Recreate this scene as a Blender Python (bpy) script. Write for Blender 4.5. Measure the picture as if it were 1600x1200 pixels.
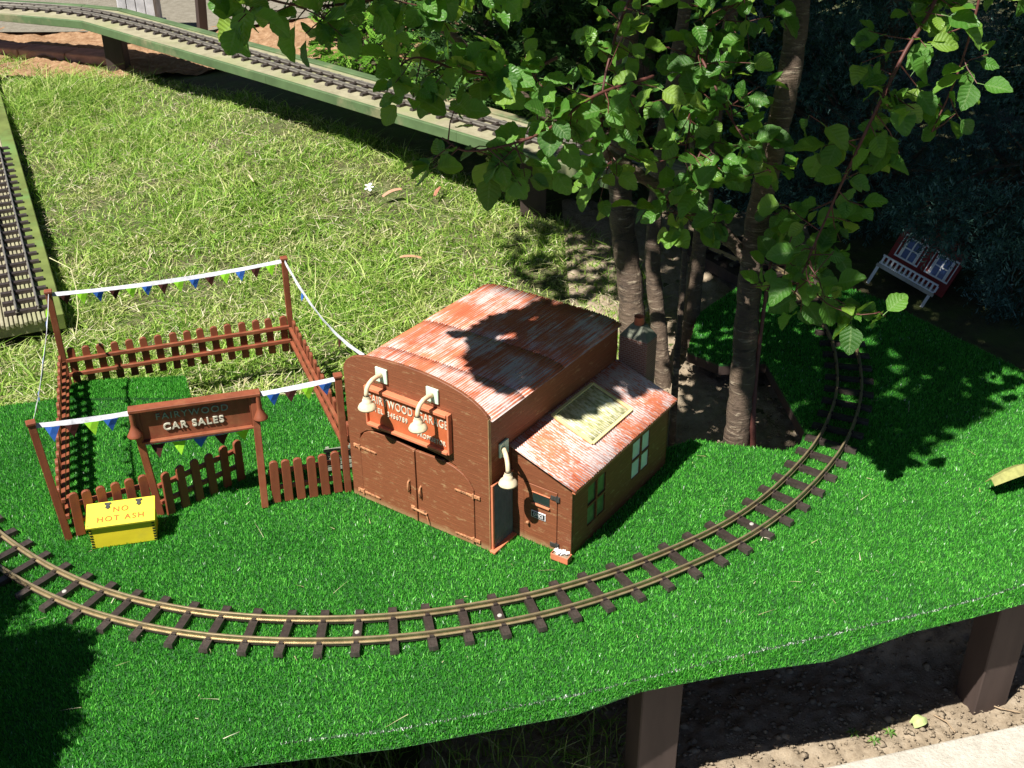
import bpy, math, random
import numpy as np
from mathutils import Vector, Matrix, Quaternion, noise as mnoise

for o in list(bpy.data.objects):
    bpy.data.objects.remove(o, do_unlink=True)
SC = bpy.context.scene
COL = SC.collection
R = math.radians
random.seed(7)
RNG = np.random.default_rng(11)

# ---------------------------------------------------------------- camera
cam_d = bpy.data.cameras.new('camera')
cam = bpy.data.objects.new('camera', cam_d)
COL.objects.link(cam)
cam_d.sensor_fit = 'HORIZONTAL'
cam_d.sensor_width = 36.0
cam_d.lens = 1780.0 / 1600.0 * 36.0
cam_d.clip_start = 0.02
cam_d.clip_end = 200.0
PITCH, ROLL = 0.5181, 0.004846
cp, sp = math.cos(PITCH), math.sin(PITCH)
cr, sr = math.cos(ROLL), math.sin(ROLL)
right = Vector((1, 0, 0)) * cr + Vector((0, -sp, -cp)) * sr
down = Vector((1, 0, 0)) * -sr + Vector((0, -sp, -cp)) * cr
fwd = Vector((0, cp, -sp))
M = Matrix((right, -down, -fwd)).transposed().to_4x4()
M.translation = Vector((0, 0, 1.1312))
cam.matrix_world = M
SC.camera = cam

# ---------------------------------------------------------------- world, sun, exposure
SUN_DIR = Vector((0.396, 0.382, -0.8355)).normalized()
w = bpy.data.worlds.new('World')
SC.world = w
w.use_nodes = True
wn = w.node_tree
bg = wn.nodes['Background']
sky = wn.nodes.new('ShaderNodeTexSky')
sky.sky_type = 'NISHITA'
sky.sun_disc = False
sky.sun_elevation = R(56.6)
sky.sun_rotation = R(226)
sky.air_density = 0.4
sky.dust_density = 0.2
wn.links.new(sky.outputs[0], bg.inputs[0])
bg.inputs[1].default_value = 0.05
sd = bpy.data.lights.new('sun', 'SUN')
sd.energy = 5.0
sd.angle = R(0.53)
sd.color = (1.0, 0.955, 0.88)
sun = bpy.data.objects.new('sun', sd)
COL.objects.link(sun)
sun.rotation_euler = SUN_DIR.to_track_quat('-Z', 'Y').to_euler()
vs = SC.view_settings
vs.view_transform = 'Standard'
vs.look = 'None'
vs.exposure = 0.9
vs.gamma = 1.0
vs.use_curve_mapping = False

# ---------------------------------------------------------------- helpers
class MB:
    def __init__(s):
        s.v = []; s.f = []
    def add(s, vs_, fs_):
        o = len(s.v)
        s.v += [tuple(p) for p in vs_]
        s.f += [tuple(i + o for i in f) for f in fs_]
        return s
    def box(s, a, b):
        x0, y0, z0 = a; x1, y1, z1 = b
        return s.add([(x0,y0,z0),(x1,y0,z0),(x1,y1,z0),(x0,y1,z0),(x0,y0,z1),(x1,y0,z1),(x1,y1,z1),(x0,y1,z1)],
                     [(0,3,2,1),(4,5,6,7),(0,1,5,4),(1,2,6,5),(2,3,7,6),(3,0,4,7)])
    def beam(s, p, q, w_, h_, up=(0,0,1)):
        p = Vector(p); q = Vector(q); d = (q - p).normalized()
        u = Vector(up)
        sx = d.cross(u)
        if sx.length < 1e-5: sx = d.cross(Vector((0,1,0)))
        sx.normalize(); uu = sx.cross(d).normalized()
        vs_ = []
        for c in (p, q):
            for i, j in ((-1,-1),(1,-1),(1,1),(-1,1)):
                vs_.append(c + sx * (i*w_/2) + uu * (j*h_/2))
        return s.add(vs_, [(0,1,2,3),(7,6,5,4),(0,4,5,1),(1,5,6,2),(2,6,7,3),(3,7,4,0)])
    def prism(s, poly, t0, t1, axis='y'):
        n = len(poly)
        def P(a, b, t):
            return (a, t, b) if axis == 'y' else ((t, a, b) if axis == 'x' else (a, b, t))
        vs_ = [P(a, b, t0) for a, b in poly] + [P(a, b, t1) for a, b in poly]
        fs_ = [tuple(range(n)), tuple(range(2*n-1, n-1, -1))]
        for i in range(n):
            j = (i+1) % n
            fs_.append((i, i+n, j+n, j))
        return s.add(vs_, fs_)
    def tube(s, pts, rad, n=10, cap=True):
        pts = [Vector(p) for p in pts]
        k = len(pts)
        if not hasattr(rad, '__len__'): rad = [rad]*k
        ref = None; vs_ = []; fs_ = []
        for i, p in enumerate(pts):
            d = (pts[min(i+1,k-1)] - pts[max(i-1,0)]).normalized()
            if ref is None:
                ref = d.orthogonal().normalized()
            ref = (ref - d*ref.dot(d))
            if ref.length < 1e-6: ref = d.orthogonal()
            ref.normalize()
            b = d.cross(ref)
            for a in range(n):
                t = 2*math.pi*a/n
                vs_.append(p + (ref*math.cos(t) + b*math.sin(t))*rad[i])
        for i in range(k-1):
            for a in range(n):
                c = (a+1) % n
                fs_.append((i*n+a, i*n+c, (i+1)*n+c, (i+1)*n+a))
        if cap:
            fs_.append(tuple(range(n-1,-1,-1))); fs_.append(tuple((k-1)*n+a for a in range(n)))
        return s.add(vs_, fs_)
    def lathe(s, prof, n=20, o=(0,0,0), close=False):
        vs_ = []; fs_ = []
        for r_, z in prof:
            for a in range(n):
                t = 2*math.pi*a/n
                vs_.append((o[0]+r_*math.cos(t), o[1]+r_*math.sin(t), o[2]+z))
        for i in range(len(prof)-1):
            for a in range(n):
                c = (a+1) % n
                fs_.append((i*n+a, i*n+c, (i+1)*n+c, (i+1)*n+a))
        if close:
            fs_.append(tuple(range(n-1,-1,-1))); fs_.append(tuple((len(prof)-1)*n+a for a in range(n)))
        return s.add(vs_, fs_)
    def mesh(s, name, mat, smooth=False):
        me = bpy.data.meshes.new(name)
        me.from_pydata(s.v, [], s.f)
        me.materials.append(mat)
        if smooth: me.shade_smooth()
        me.update()
        return me
    def build(s, name, mat, parent=None, bevel=0.0, smooth=False, seg=1):
        return link(name, s.mesh(name, mat, smooth), parent, bevel, seg)

def link(name, me, parent=None, bevel=0.0, seg=1):
    o = bpy.data.objects.new(name, me)
    COL.objects.link(o)
    if parent: o.parent = parent
    if bevel:
        b = o.modifiers.new('bevel', 'BEVEL')
        b.width = bevel; b.segments = seg; b.limit_method = 'ANGLE'; b.angle_limit = R(40)
    return o

def empty(name, loc=(0,0,0), rz=0.0):
    o = bpy.data.objects.new(name, None)
    COL.objects.link(o)
    o.location = loc; o.rotation_euler = (0,0,rz); o.empty_display_size = 0.02
    return o

def tag(o, label=None, cat=None, group=None, kind=None):
    if label: o['label'] = label
    if cat: o['category'] = cat
    if group: o['group'] = group
    if kind: o['kind'] = kind
    return o

def raw_mesh(name, verts, faces_idx, nper, mat, attrs=None, parent=None, smooth=False, pattrs=None):
    """verts (N,3), faces_idx (F,nper) -> one mesh object, fast"""
    me = bpy.data.meshes.new(name)
    nv, nf = len(verts), len(faces_idx)
    me.vertices.add(nv); me.loops.add(nf*nper); me.polygons.add(nf)
    me.vertices.foreach_set('co', np.asarray(verts, np.float32).ravel())
    me.loops.foreach_set('vertex_index', np.asarray(faces_idx, np.int32).ravel())
    me.polygons.foreach_set('loop_start', np.arange(0, nf*nper, nper, dtype=np.int32))
    if attrs:
        for k, v in attrs.items():
            a = me.attributes.new(k, 'FLOAT', 'FACE')
            a.data.foreach_set('value', np.asarray(v, np.float32))
    for k, v in (pattrs or {}).items():
        a = me.attributes.new(k, 'FLOAT', 'POINT')
        a.data.foreach_set('value', np.asarray(v, np.float32))
    me.materials.append(mat)
    me.update(calc_edges=True)
    if smooth: me.shade_smooth()
    return link(name, me, parent)

# ---------------------------------------------------------------- materials
def mat_new(name):
    m = bpy.data.materials.new(name)
    m.use_nodes = True
    nt = m.node_tree
    return m, nt, nt.nodes['Principled BSDF']

def N(nt, t, **kw):
    n = nt.nodes.new(t)
    for k, v in kw.items():
        setattr(n, k, v)
    return n

def ramp(nt, fac, stops, interp='LINEAR'):
    r_ = N(nt, 'ShaderNodeValToRGB')
    e = r_.color_ramp
    e.interpolation = interp
    while len(e.elements) < len(stops): e.elements.new(0.5)
    for i, (p, c) in enumerate(stops):
        e.elements[i].position = p
        e.elements[i].color = (c[0], c[1], c[2], 1) if len(c) == 3 else c
    nt.links.new(fac, r_.inputs[0])
    return r_.outputs[0]

def coords(nt, scale=(1,1,1), rot=(0,0,0), kind='Object'):
    tc = N(nt, 'ShaderNodeTexCoord'); mp = N(nt, 'ShaderNodeMapping')
    mp.inputs['Scale'].default_value = scale; mp.inputs['Rotation'].default_value = rot
    nt.links.new(tc.outputs[kind], mp.inputs[0])
    return mp.outputs[0]

def noise(nt, vec, scale, detail=4, rough=0.55, dist=0.0):
    n = N(nt, 'ShaderNodeTexNoise')
    n.inputs['Scale'].default_value = scale; n.inputs['Detail'].default_value = detail
    n.inputs['Roughness'].default_value = rough; n.inputs['Distortion'].default_value = dist
    nt.links.new(vec, n.inputs['Vector'])
    return n.outputs['Fac']

def mix(nt, fac, a, b, mode='MIX'):
    m = N(nt, 'ShaderNodeMix', data_type='RGBA', blend_type=mode)
    for inp, v in ((0, fac), (6, a), (7, b)):
        if hasattr(v, 'node'): nt.links.new(v, m.inputs[inp])
        elif inp == 0: m.inputs[0].default_value = v
        else: m.inputs[inp].default_value = (*v, 1) if len(v) == 3 else v
    return m.outputs[2]

def math_(nt, op, a, b=None, clamp=False):
    m = N(nt, 'ShaderNodeMath', operation=op, use_clamp=clamp)
    for i, v in enumerate((a, b)):
        if v is None: continue
        if hasattr(v, 'node'): nt.links.new(v, m.inputs[i])
        else: m.inputs[i].default_value = v
    return m.outputs[0]

def bump(nt, bsdf, h, strength=0.3, dist=0.001):
    b = N(nt, 'ShaderNodeBump')
    b.inputs['Strength'].default_value = strength; b.inputs['Distance'].default_value = dist
    nt.links.new(h, b.inputs['Height'])
    nt.links.new(b.outputs[0], bsdf.inputs['Normal'])

def m_simple(name, col, rough=0.6, var=0.25, scale=60, spec=0.3, bmp=0.2, stretch=(1,1,1), metal=0.0, dirt=None, dirt_amt=0.5):
    m, nt, b = mat_new(name)
    v = coords(nt, stretch)
    n1 = noise(nt, v, scale, 5, 0.6)
    lo = tuple(c*(1-var) for c in col); hi = tuple(min(1, c*(1+var)) for c in col)
    c = ramp(nt, n1, [(0.3, lo), (0.7, hi)])
    if dirt:
        n2 = noise(nt, coords(nt), scale*0.35, 6, 0.7)
        f = ramp(nt, n2, [(0.52, (0,0,0)), (0.68, (dirt_amt,)*3)])
        c = mix(nt, f, c, dirt)
    nt.links.new(c, b.inputs['Base Color'])
    b.inputs['Roughness'].default_value = rough
    b.inputs['Specular IOR Level'].default_value = spec
    b.inputs['Metallic'].default_value = metal
    if bmp: bump(nt, b, noise(nt, v, scale*2, 4), bmp, 0.0006)
    return m

def m_planked(name, col, pitch, axis=2, wear=(0.42, 0.28, 0.14), wear_amt=0.6, line=0.45, low_wear=True):
    """painted boarding: fine horizontal board joints with painted lit lips, and worn patches"""
    m, nt, b = mat_new(name)
    tc = N(nt, 'ShaderNodeTexCoord'); sx = N(nt, 'ShaderNodeSeparateXYZ')
    nt.links.new(tc.outputs['Object'], sx.inputs[0])
    z = sx.outputs[axis]
    wob = math_(nt, 'MULTIPLY', noise(nt, coords(nt), 9, 2), 0.0025)
    zz = math_(nt, 'ADD', z, wob)
    ph = math_(nt, 'FRACT', math_(nt, 'DIVIDE', zz, pitch))
    joint = math_(nt, 'LESS_THAN', ph, 0.13)
    lit = math_(nt, 'LESS_THAN', math_(nt, 'ABSOLUTE', math_(nt, 'SUBTRACT', ph, 0.2)), 0.06)  # lit lip above each joint, painted as a lighter line
    broken = ramp(nt, noise(nt, coords(nt, (1,1,4)), 22, 4), [(0.4, (0,0,0)), (0.6, (1,1,1))])
    grain = noise(nt, coords(nt, (6,6,60)), 8, 5, 0.65)
    c = ramp(nt, grain, [(0.25, tuple(k*0.78 for k in col)), (0.75, tuple(k*1.18 for k in col))])
    c = mix(nt, math_(nt, 'MULTIPLY', math_(nt, 'MULTIPLY', joint, broken), line), c, tuple(k*0.3 for k in col))
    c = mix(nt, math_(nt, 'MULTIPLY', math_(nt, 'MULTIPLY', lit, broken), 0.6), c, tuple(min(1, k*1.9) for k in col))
    wn_ = noise(nt, coords(nt, (1.6,1.6,5)), 26, 6, 0.7)
    wf = ramp(nt, wn_, [(0.56, (0,0,0)), (0.70, (wear_amt,)*3)])
    c = mix(nt, wf, c, wear)
    if low_wear:
        lo = math_(nt, 'SUBTRACT', 1.0, math_(nt, 'MULTIPLY', z, 75.0), clamp=True)
        lo = math_(nt, 'MULTIPLY', lo, math_(nt, 'MULTIPLY', noise(nt, coords(nt), 45, 4), 1.7), clamp=True)
        c = mix(nt, lo, c, (0.36, 0.24, 0.12))
    nt.links.new(c, b.inputs['Base Color'])
    b.inputs['Roughness'].default_value = 0.55
    b.inputs['Specular IOR Level'].default_value = 0.35
    h = math_(nt, 'SUBTRACT', math_(nt, 'MULTIPLY', grain, 0.3), joint)
    bump(nt, b, h, 0.35, 0.0006)
    return m

def m_rooftin(name, along, pitch):
    """red painted corrugated tin with the paint weathered off in streaks; streaks run along local axis 'along'"""
    m, nt, b = mat_new(name)
    st = [75, 75, 75]; st[along] = 2.6
    v = coords(nt, tuple(st))
    n1 = noise(nt, v, 4.0, 6, 0.75, 0.1)
    n2 = noise(nt, coords(nt), 14, 4, 0.6)
    sxyz = N(nt, 'ShaderNodeSeparateXYZ'); tco = N(nt, 'ShaderNodeTexCoord')
    nt.links.new(tco.outputs['Object'], sxyz.inputs[0])
    rid = math_(nt, 'SINE', math_(nt, 'MULTIPLY', sxyz.outputs[1-along], 2*math.pi/pitch))
    s = math_(nt, 'ADD', math_(nt, 'MULTIPLY', n1, 0.62), math_(nt, 'MULTIPLY', n2, 0.46))
    s = math_(nt, 'ADD', s, math_(nt, 'MULTIPLY', rid, 0.045))
    f = ramp(nt, s, [(0.505, (0,0,0)), (0.585, (0.85,)*3)])
    red = ramp(nt, noise(nt, v, 1.1, 4), [(0.3, (0.47, 0.115, 0.055)), (0.7, (0.62, 0.21, 0.11))])
    c = mix(nt, f, red, (0.62, 0.56, 0.55))
    spk = ramp(nt, noise(nt, coords(nt), 160, 3, 0.7), [(0.62, (0,0,0)), (0.7, (0.5,)*3)])
    c = mix(nt, spk, c, (0.2, 0.07, 0.05))
    nt.links.new(c, b.inputs['Base Color'])
    b.inputs['Roughness'].default_value = 0.8
    b.inputs['Specular IOR Level'].default_value = 0.15
    bump(nt, b, n1, 0.25, 0.0006)
    return m

def m_blade(name, stops, patch=None, patch_scale=4.0, patch_stops=None, rough=0.45, spec=0.35, trans=0.35, tcol=(0.12,0.35,0.03), fine=None):
    m, nt, b = mat_new(name)
    at = N(nt, 'ShaderNodeAttribute'); at.attribute_name = 'rnd'
    oi = N(nt, 'ShaderNodeObjectInfo')
    f = math_(nt, 'FRACT', math_(nt, 'ADD', at.outputs['Fac'], oi.outputs['Random']))
    c = ramp(nt, f, stops)
    if patch:
        n1 = noise(nt, coords(nt), patch_scale, 4, 0.6)
        pf = ramp(nt, n1, patch_stops or [(0.42, (0,0,0)), (0.62, (1,1,1))])
        c = mix(nt, pf, c, ramp(nt, f, patch))
    if fine:
        c = mix(nt, ramp(nt, noise(nt, coords(nt), fine[0], 5, 0.7), [(0.55, (0,0,0)), (0.66, (fine[1],)*3)]), c, fine[2])
    nt.links.new(c, b.inputs['Base Color'])
    b.inputs['Roughness'].default_value = rough
    b.inputs['Specular IOR Level'].default_value = spec
    out = nt.nodes['Material Output']
    tr = N(nt, 'ShaderNodeBsdfTranslucent')
    nt.links.new(mix(nt, 0.5, c, tcol), tr.inputs[0])
    ms = N(nt, 'ShaderNodeMixShader'); ms.inputs[0].default_value = trans
    nt.links.new(b.outputs[0], ms.inputs[1]); nt.links.new(tr.outputs[0], ms.inputs[2])
    nt.links.new(ms.outputs[0], out.inputs['Surface'])
    return m

FENCE = m_simple('fence_paint', (0.225, 0.066, 0.032), 0.5, 0.25, 50, 0.35, 0.25, (1,1,0.25), dirt=(0.33,0.15,0.07), dirt_amt=0.5)
WALL = m_planked('garage_boards', (0.205, 0.070, 0.032), 0.0085)
WALLS = m_planked('garage_side_boards', (0.20, 0.060, 0.026), 0.0085, low_wear=False)
DOORM = m_planked('garage_door_boards', (0.22, 0.074, 0.033), 0.0085, wear_amt=0.75, line=0.3)
ROOFM = m_rooftin('weathered_red_tin', 1, 0.2938/62)
LEANM = m_rooftin('weathered_red_tin_lean_to', 0, 0.3375/62)
EDGE = m_simple('bare_edge_wood', (0.42, 0.27, 0.13), 0.7, 0.3, 80)
CREAM = m_simple('cream_weathered_metal', (0.72, 0.60, 0.40), 0.5, 0.25, 70, 0.4, 0.2, dirt=(0.68,0.33,0.18), dirt_amt=0.8)
MINT = m_simple('mint_painted_plate', (0.58, 0.78, 0.60), 0.5, 0.12, 90, 0.3, 0.1)
SIGNR = m_simple('sign_red', (0.50, 0.125, 0.048), 0.5, 0.12, 60, 0.3, 0.1)
SIGNF = m_simple('sign_frame_red', (0.58, 0.19, 0.095), 0.5, 0.12, 60, 0.3, 0.1)
CREAMTXT = m_simple('cream_lettering', (0.60, 0.57, 0.45), 0.6, 0.05, 60, 0.2, 0)
GREYTXT = m_simple('verdigris_lettering', (0.22, 0.33, 0.27), 0.7, 0.1, 60, 0.2, 0)
REDTXT = m_simple('red_lettering', (0.62, 0.12, 0.03), 0.6, 0.1, 60, 0.2, 0)
YELLOW = m_simple('yellow_paint', (0.72, 0.58, 0.028), 0.55, 0.12, 30, 0.3, 0.25, (0.4,1,1), dirt=(0.5,0.42,0.05), dirt_amt=0.5)
YELLID = m_simple('yellow_lid_paint', (0.80, 0.66, 0.06), 0.55, 0.08, 30, 0.3, 0.15, (0.4,1,1))
IRON = m_simple('dark_iron', (0.07, 0.07, 0.065), 0.55, 0.3, 120, 0.4, 0.2, metal=0.4)
RUST = m_simple('rusty_iron', (0.46, 0.21, 0.10), 0.65, 0.5, 260, 0.3, 0.4, dirt=(0.07,0.045,0.03), dirt_amt=1.0)
BLACK = m_simple('black_paint', (0.012, 0.012, 0.013), 0.5, 0.2, 60)
WHITE = m_simple('white_paint', (0.80, 0.80, 0.80), 0.5, 0.04, 40, 0.3, 0.05)
TAPE = m_simple('white_cotton_tape', (0.50, 0.51, 0.55), 0.8, 0.22, 160, 0.1, 0.8)
F_BLUE = m_blade('blue_felt', [(0,(0.06,0.22,0.72)),(1,(0.09,0.27,0.80))], trans=0.45, tcol=(0.05,0.2,0.7), rough=0.8, spec=0.1)
F_LIME = m_blade('lime_felt', [(0,(0.46,0.88,0.05)),(1,(0.52,0.92,0.08))], trans=0.5, tcol=(0.4,0.8,0.03), rough=0.8, spec=0.1)
F_BROWN = m_blade('brown_felt', [(0,(0.075,0.025,0.022)),(1,(0.10,0.035,0.03))], trans=0.2, tcol=(0.08,0.03,0.02), rough=0.8, spec=0.1)
SLEEP = m_simple('brown_plastic_sleeper', (0.040, 0.030, 0.026), 0.42, 0.35, 90, 0.5, 0.35, dirt=(0.085,0.072,0.062), dirt_amt=0.6)
RAILM = m_simple('brass_rail', (0.42, 0.33, 0.19), 0.38, 0.25, 60, 0.5, 0.1, metal=0.65)
RAILG = m_simple('steel_rail', (0.26, 0.24, 0.21), 0.4, 0.25, 60, 0.5, 0.1, metal=0.5)
SCREW = m_simple('zinc_screw', (0.75, 0.72, 0.66), 0.35, 0.1, 80, 0.5, 0.1, metal=0.5)
GLASSD = m_simple('dark_pane', (0.02, 0.03, 0.028), 0.15, 0.3, 40, 0.5, 0)
PANE1 = m_simple('dim_green_pane', (0.07, 0.10, 0.05), 0.3, 0.5, 45, 0.5, 0, dirt=(0.20,0.30,0.13), dirt_amt=0.8)  # dim light and green dapple in the panes put into colour
PANE2 = m_simple('pale_pane', (0.74, 0.84, 0.70), 0.35, 0.15, 45, 0.4, 0)  # light showing through the panes put into a pale colour
SLATE = m_simple('slate_grey_tin', (0.15, 0.15, 0.16), 0.5, 0.2, 60, 0.4, 0.1)
BRICK = None
TERRA = m_simple('terracotta', (0.42, 0.12, 0.06), 0.7, 0.25, 70)
BEDTOP = None
# ---- trackbed top (mineral roofing felt grooves, cream) and green paint
def m_bedtop():
    m, nt, b = mat_new('pale_trackbed_boards')
    v = coords(nt)
    n1 = noise(nt, v, 25, 6, 0.7)
    c = ramp(nt, n1, [(0.3, (0.21, 0.19, 0.12)), (0.7, (0.36, 0.33, 0.22))])
    g = ramp(nt, noise(nt, v, 5, 4), [(0.45, (0,0,0)), (0.7, (0.6,)*3)])
    c = mix(nt, g, c, (0.22, 0.26, 0.10))
    nt.links.new(c, b.inputs['Base Color']); b.inputs['Roughness'].default_value = 0.85
    bump(nt, b, noise(nt, v, 90, 4), 0.4, 0.001)
    return m
BEDTOP = m_bedtop()
BEDGREEN = m_simple('faded_green_paint', (0.085, 0.135, 0.058), 0.6, 0.3, 9, 0.3, 0.15, (1,1,1), dirt=(0.32,0.26,0.16), dirt_amt=0.75)
BEDMOSS = m_simple('mossy_green_edge', (0.13, 0.165, 0.045), 0.75, 0.3, 12, 0.2, 0.25, dirt=(0.13,0.24,0.07), dirt_amt=0.9)
def m_brick():
    m, nt, b = mat_new('chimney_bricks')
    br = N(nt, 'ShaderNodeTexBrick')
    br.inputs['Scale'].default_value = 60
    br.inputs['Color1'].default_value = (0.22,0.10,0.07,1); br.inputs['Color2'].default_value = (0.17,0.075,0.055,1)
    br.inputs['Mortar'].default_value = (0.28,0.24,0.20,1); br.inputs['Mortar Size'].default_value = 0.03
    nt.links.new(coords(nt, (1,1,1), (R(90),0,0)), br.inputs['Vector'])
    nt.links.new(br.outputs[0], b.inputs['Base Color']); b.inputs['Roughness'].default_value = 0.85
    bump(nt, b, br.outputs['Fac'], -0.5, 0.0008)
    return m
BRICK = m_brick()
def m_skylight():
    m, nt, b = mat_new('yellowed_plastic_skylight')
    v = coords(nt)
    c = ramp(nt, noise(nt, coords(nt, (12,60,60)), 3, 5, 0.7), [(0.40, (0.34,0.34,0.15)), (0.50, (0.66,0.63,0.34)), (0.62, (0.80,0.79,0.64))])
    d = ramp(nt, noise(nt, v, 22, 5, 0.7), [(0.54, (0,0,0)), (0.72, (0.7,)*3)])
    c = mix(nt, d, c, (0.16, 0.17, 0.11))
    nt.links.new(c, b.inputs['Base Color']); b.inputs['Roughness'].default_value = 0.3
    return m
SKYL = m_skylight()
SKYLF = m_simple('yellow_skylight_frame', (0.74, 0.66, 0.30), 0.5, 0.1, 50)
def m_bark(name, c0, c1, light):
    m, nt, b = mat_new(name)
    v = coords(nt, (14, 14, 75))
    n1 = noise(nt, v, 2.0, 6, 0.65, 0.6)
    n2 = noise(nt, coords(nt), 16, 5, 0.65)
    c = ramp(nt, n2, [(0.3, c0), (0.7, c1)])
    f = ramp(nt, n1, [(0.56, (0,0,0)), (0.70, (0.9,)*3)])
    c = mix(nt, f, c, light)
    dk = ramp(nt, noise(nt, coords(nt, (9,9,40)), 3, 5), [(0.30, (0.8,)*3), (0.45, (0,0,0))])
    c = mix(nt, dk, c, tuple(k*0.3 for k in c0))
    nt.links.new(c, b.inputs['Base Color']); b.inputs['Roughness'].default_value = 0.75
    bump(nt, b, math_(nt, 'ADD', math_(nt, 'ADD', n1, n2), noise(nt, coords(nt, (30,30,12)), 3, 6, 0.7)), 1.0, 0.006)
    return m
BARK = m_bark('cherry_bark', (0.065,0.042,0.028), (0.13,0.09,0.058), (0.38,0.31,0.22))
TWIG = m_simple('red_twig', (0.11,0.04,0.032), 0.55, 0.3, 80)
TREELEAF = m_blade('plum_leaf', [(0,(0.036,0.125,0.016)),(0.5,(0.080,0.235,0.028)),(0.8,(0.135,0.31,0.036)),(1,(0.26,0.38,0.05))],
                   rough=0.40, spec=0.45, trans=0.40, tcol=(0.34,0.56,0.04), fine=(150, 0.45, (0.20,0.28,0.09)))
def leaf_veins(m):
    nt = m.node_tree; b = nt.nodes['Principled BSDF']
    ac = N(nt, 'ShaderNodeAttribute'); ac.attribute_name = 'across'
    al = N(nt, 'ShaderNodeAttribute'); al.attribute_name = 'along'
    midv = math_(nt, 'LESS_THAN', ac.outputs['Fac'], 0.09)
    ph = math_(nt, 'FRACT', math_(nt, 'SUBTRACT', math_(nt, 'MULTIPLY', al.outputs['Fac'], 7.0), math_(nt, 'MULTIPLY', ac.outputs['Fac'], 1.6)))
    sv = math_(nt, 'MULTIPLY', math_(nt, 'LESS_THAN', ph, 0.14), 0.55)
    v = math_(nt, 'MULTIPLY', math_(nt, 'MAXIMUM', midv, sv), ramp(nt, noise(nt, coords(nt), 35, 2), [(0.35,(0.25,)*3),(0.65,(1,1,1))]))
    old = b.inputs['Base Color'].links[0].from_socket
    c = mix(nt, math_(nt, 'MULTIPLY', v, 0.5), old, (0.26, 0.38, 0.14))
    nt.links.new(c, b.inputs['Base Color'])
    pil = math_(nt, 'ABSOLUTE', math_(nt, 'SUBTRACT', ph, 0.5))
    h = math_(nt, 'ADD', math_(nt, 'MULTIPLY', pil, -1.0), math_(nt, 'MULTIPLY', noise(nt, coords(nt), 200, 3), 0.3))
    bump(nt, b, h, 0.6, 0.0022)
leaf_veins(TREELEAF)
def m_turfbase():
    m, nt, b = mat_new('turf_backing')
    nt.links.new(ramp(nt, noise(nt, coords(nt), 250, 3), [(0.3,(0.006,0.035,0.006)),(0.7,(0.016,0.12,0.014))]), b.inputs['Base Color'])
    b.inputs['Roughness'].default_value = 0.8
    return m
TURFB = m_turfbase()
TURFF = m_blade('turf_fibre', [(0,(0.026,0.15,0.014)),(0.35,(0.060,0.33,0.032)),(0.75,(0.13,0.54,0.060)),(0.992,(0.24,0.68,0.12)),(0.996,(0.75,0.85,0.75)),(1,(0.85,0.9,0.85))],  # palest stops paint white glints on a few fibres
                patch=[(0,(0.018,0.12,0.012)),(0.5,(0.042,0.26,0.026)),(1,(0.10,0.44,0.055))], patch_scale=6,
                patch_stops=[(0.45,(0,0,0)),(0.7,(0.8,0.8,0.8))], rough=0.38, spec=0.4, trans=0.25, tcol=(0.03,0.4,0.03))
GRASS = m_blade('lawn_blade', [(0,(0.10,0.22,0.02)),(0.45,(0.23,0.42,0.05)),(0.75,(0.39,0.57,0.10)),(0.9,(0.54,0.60,0.20)),(1,(0.70,0.65,0.40))],
                patch=[(0,(0.15,0.26,0.025)),(0.4,(0.34,0.46,0.08)),(0.7,(0.56,0.56,0.22)),(1,(0.74,0.68,0.44))], patch_scale=5.5,
                patch_stops=[(0.48,(0,0,0)),(0.68,(0.85,0.85,0.85))], rough=0.5, spec=0.3, trans=0.3, tcol=(0.2,0.42,0.05))
def m_ground():
    m, nt, b = mat_new('lawn_soil')
    v = coords(nt)
    c = ramp(nt, noise(nt, v, 30, 7, 0.7), [(0.3,(0.04,0.035,0.018)),(0.55,(0.09,0.08,0.035)),(0.75,(0.20,0.17,0.09))])
    g = ramp(nt, noise(nt, v, 9, 5, 0.7), [(0.4,(0,0,0)),(0.6,(0.7,)*3)])
    c = mix(nt, g, c, (0.075,0.11,0.022))
    nt.links.new(c, b.inputs['Base Color']); b.inputs['Roughness'].default_value = 0.9
    bump(nt, b, noise(nt, v, 120, 6, 0.7), 0.8, 0.004)
    return m
GROUND = m_ground()
def m_soil(name, a, b_, c_):
    m, nt, b = mat_new(name)
    v = coords(nt)
    c = ramp(nt, noise(nt, v, 38, 8, 0.72), [(0.28,a),(0.5,b_),(0.72,c_)])
    st = ramp(nt, noise(nt, v, 170, 4, 0.7), [(0.6,(0,0,0)),(0.72,(0.5,)*3)])
    c = mix(nt, st, c, tuple(k*0.45 for k in a))
    nt.links.new(c, b.inputs['Base Color']); b.inputs['Roughness'].default_value = 0.95
    b.inputs['Specular IOR Level'].default_value = 0.1
    bump(nt, b, noise(nt, v, 150, 6, 0.75), 0.9, 0.004)
    return m
SOIL = m_soil('dry_soil', (0.20,0.155,0.105), (0.32,0.255,0.18), (0.42,0.35,0.26))
MULCH = m_soil('brown_mulch', (0.16,0.085,0.045), (0.30,0.18,0.10), (0.44,0.30,0.19))
PATHM = m_soil('grey_path', (0.15,0.135,0.10), (0.21,0.19,0.15), (0.27,0.25,0.20))
SLAB = m_soil('concrete_slab', (0.40,0.37,0.31), (0.50,0.465,0.40), (0.60,0.56,0.49))
BOARD = m_simple('grey_brown_timber', (0.062,0.044,0.038), 0.7, 0.25, 20, 0.2, 0.3, (1,1,0.15))

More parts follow.
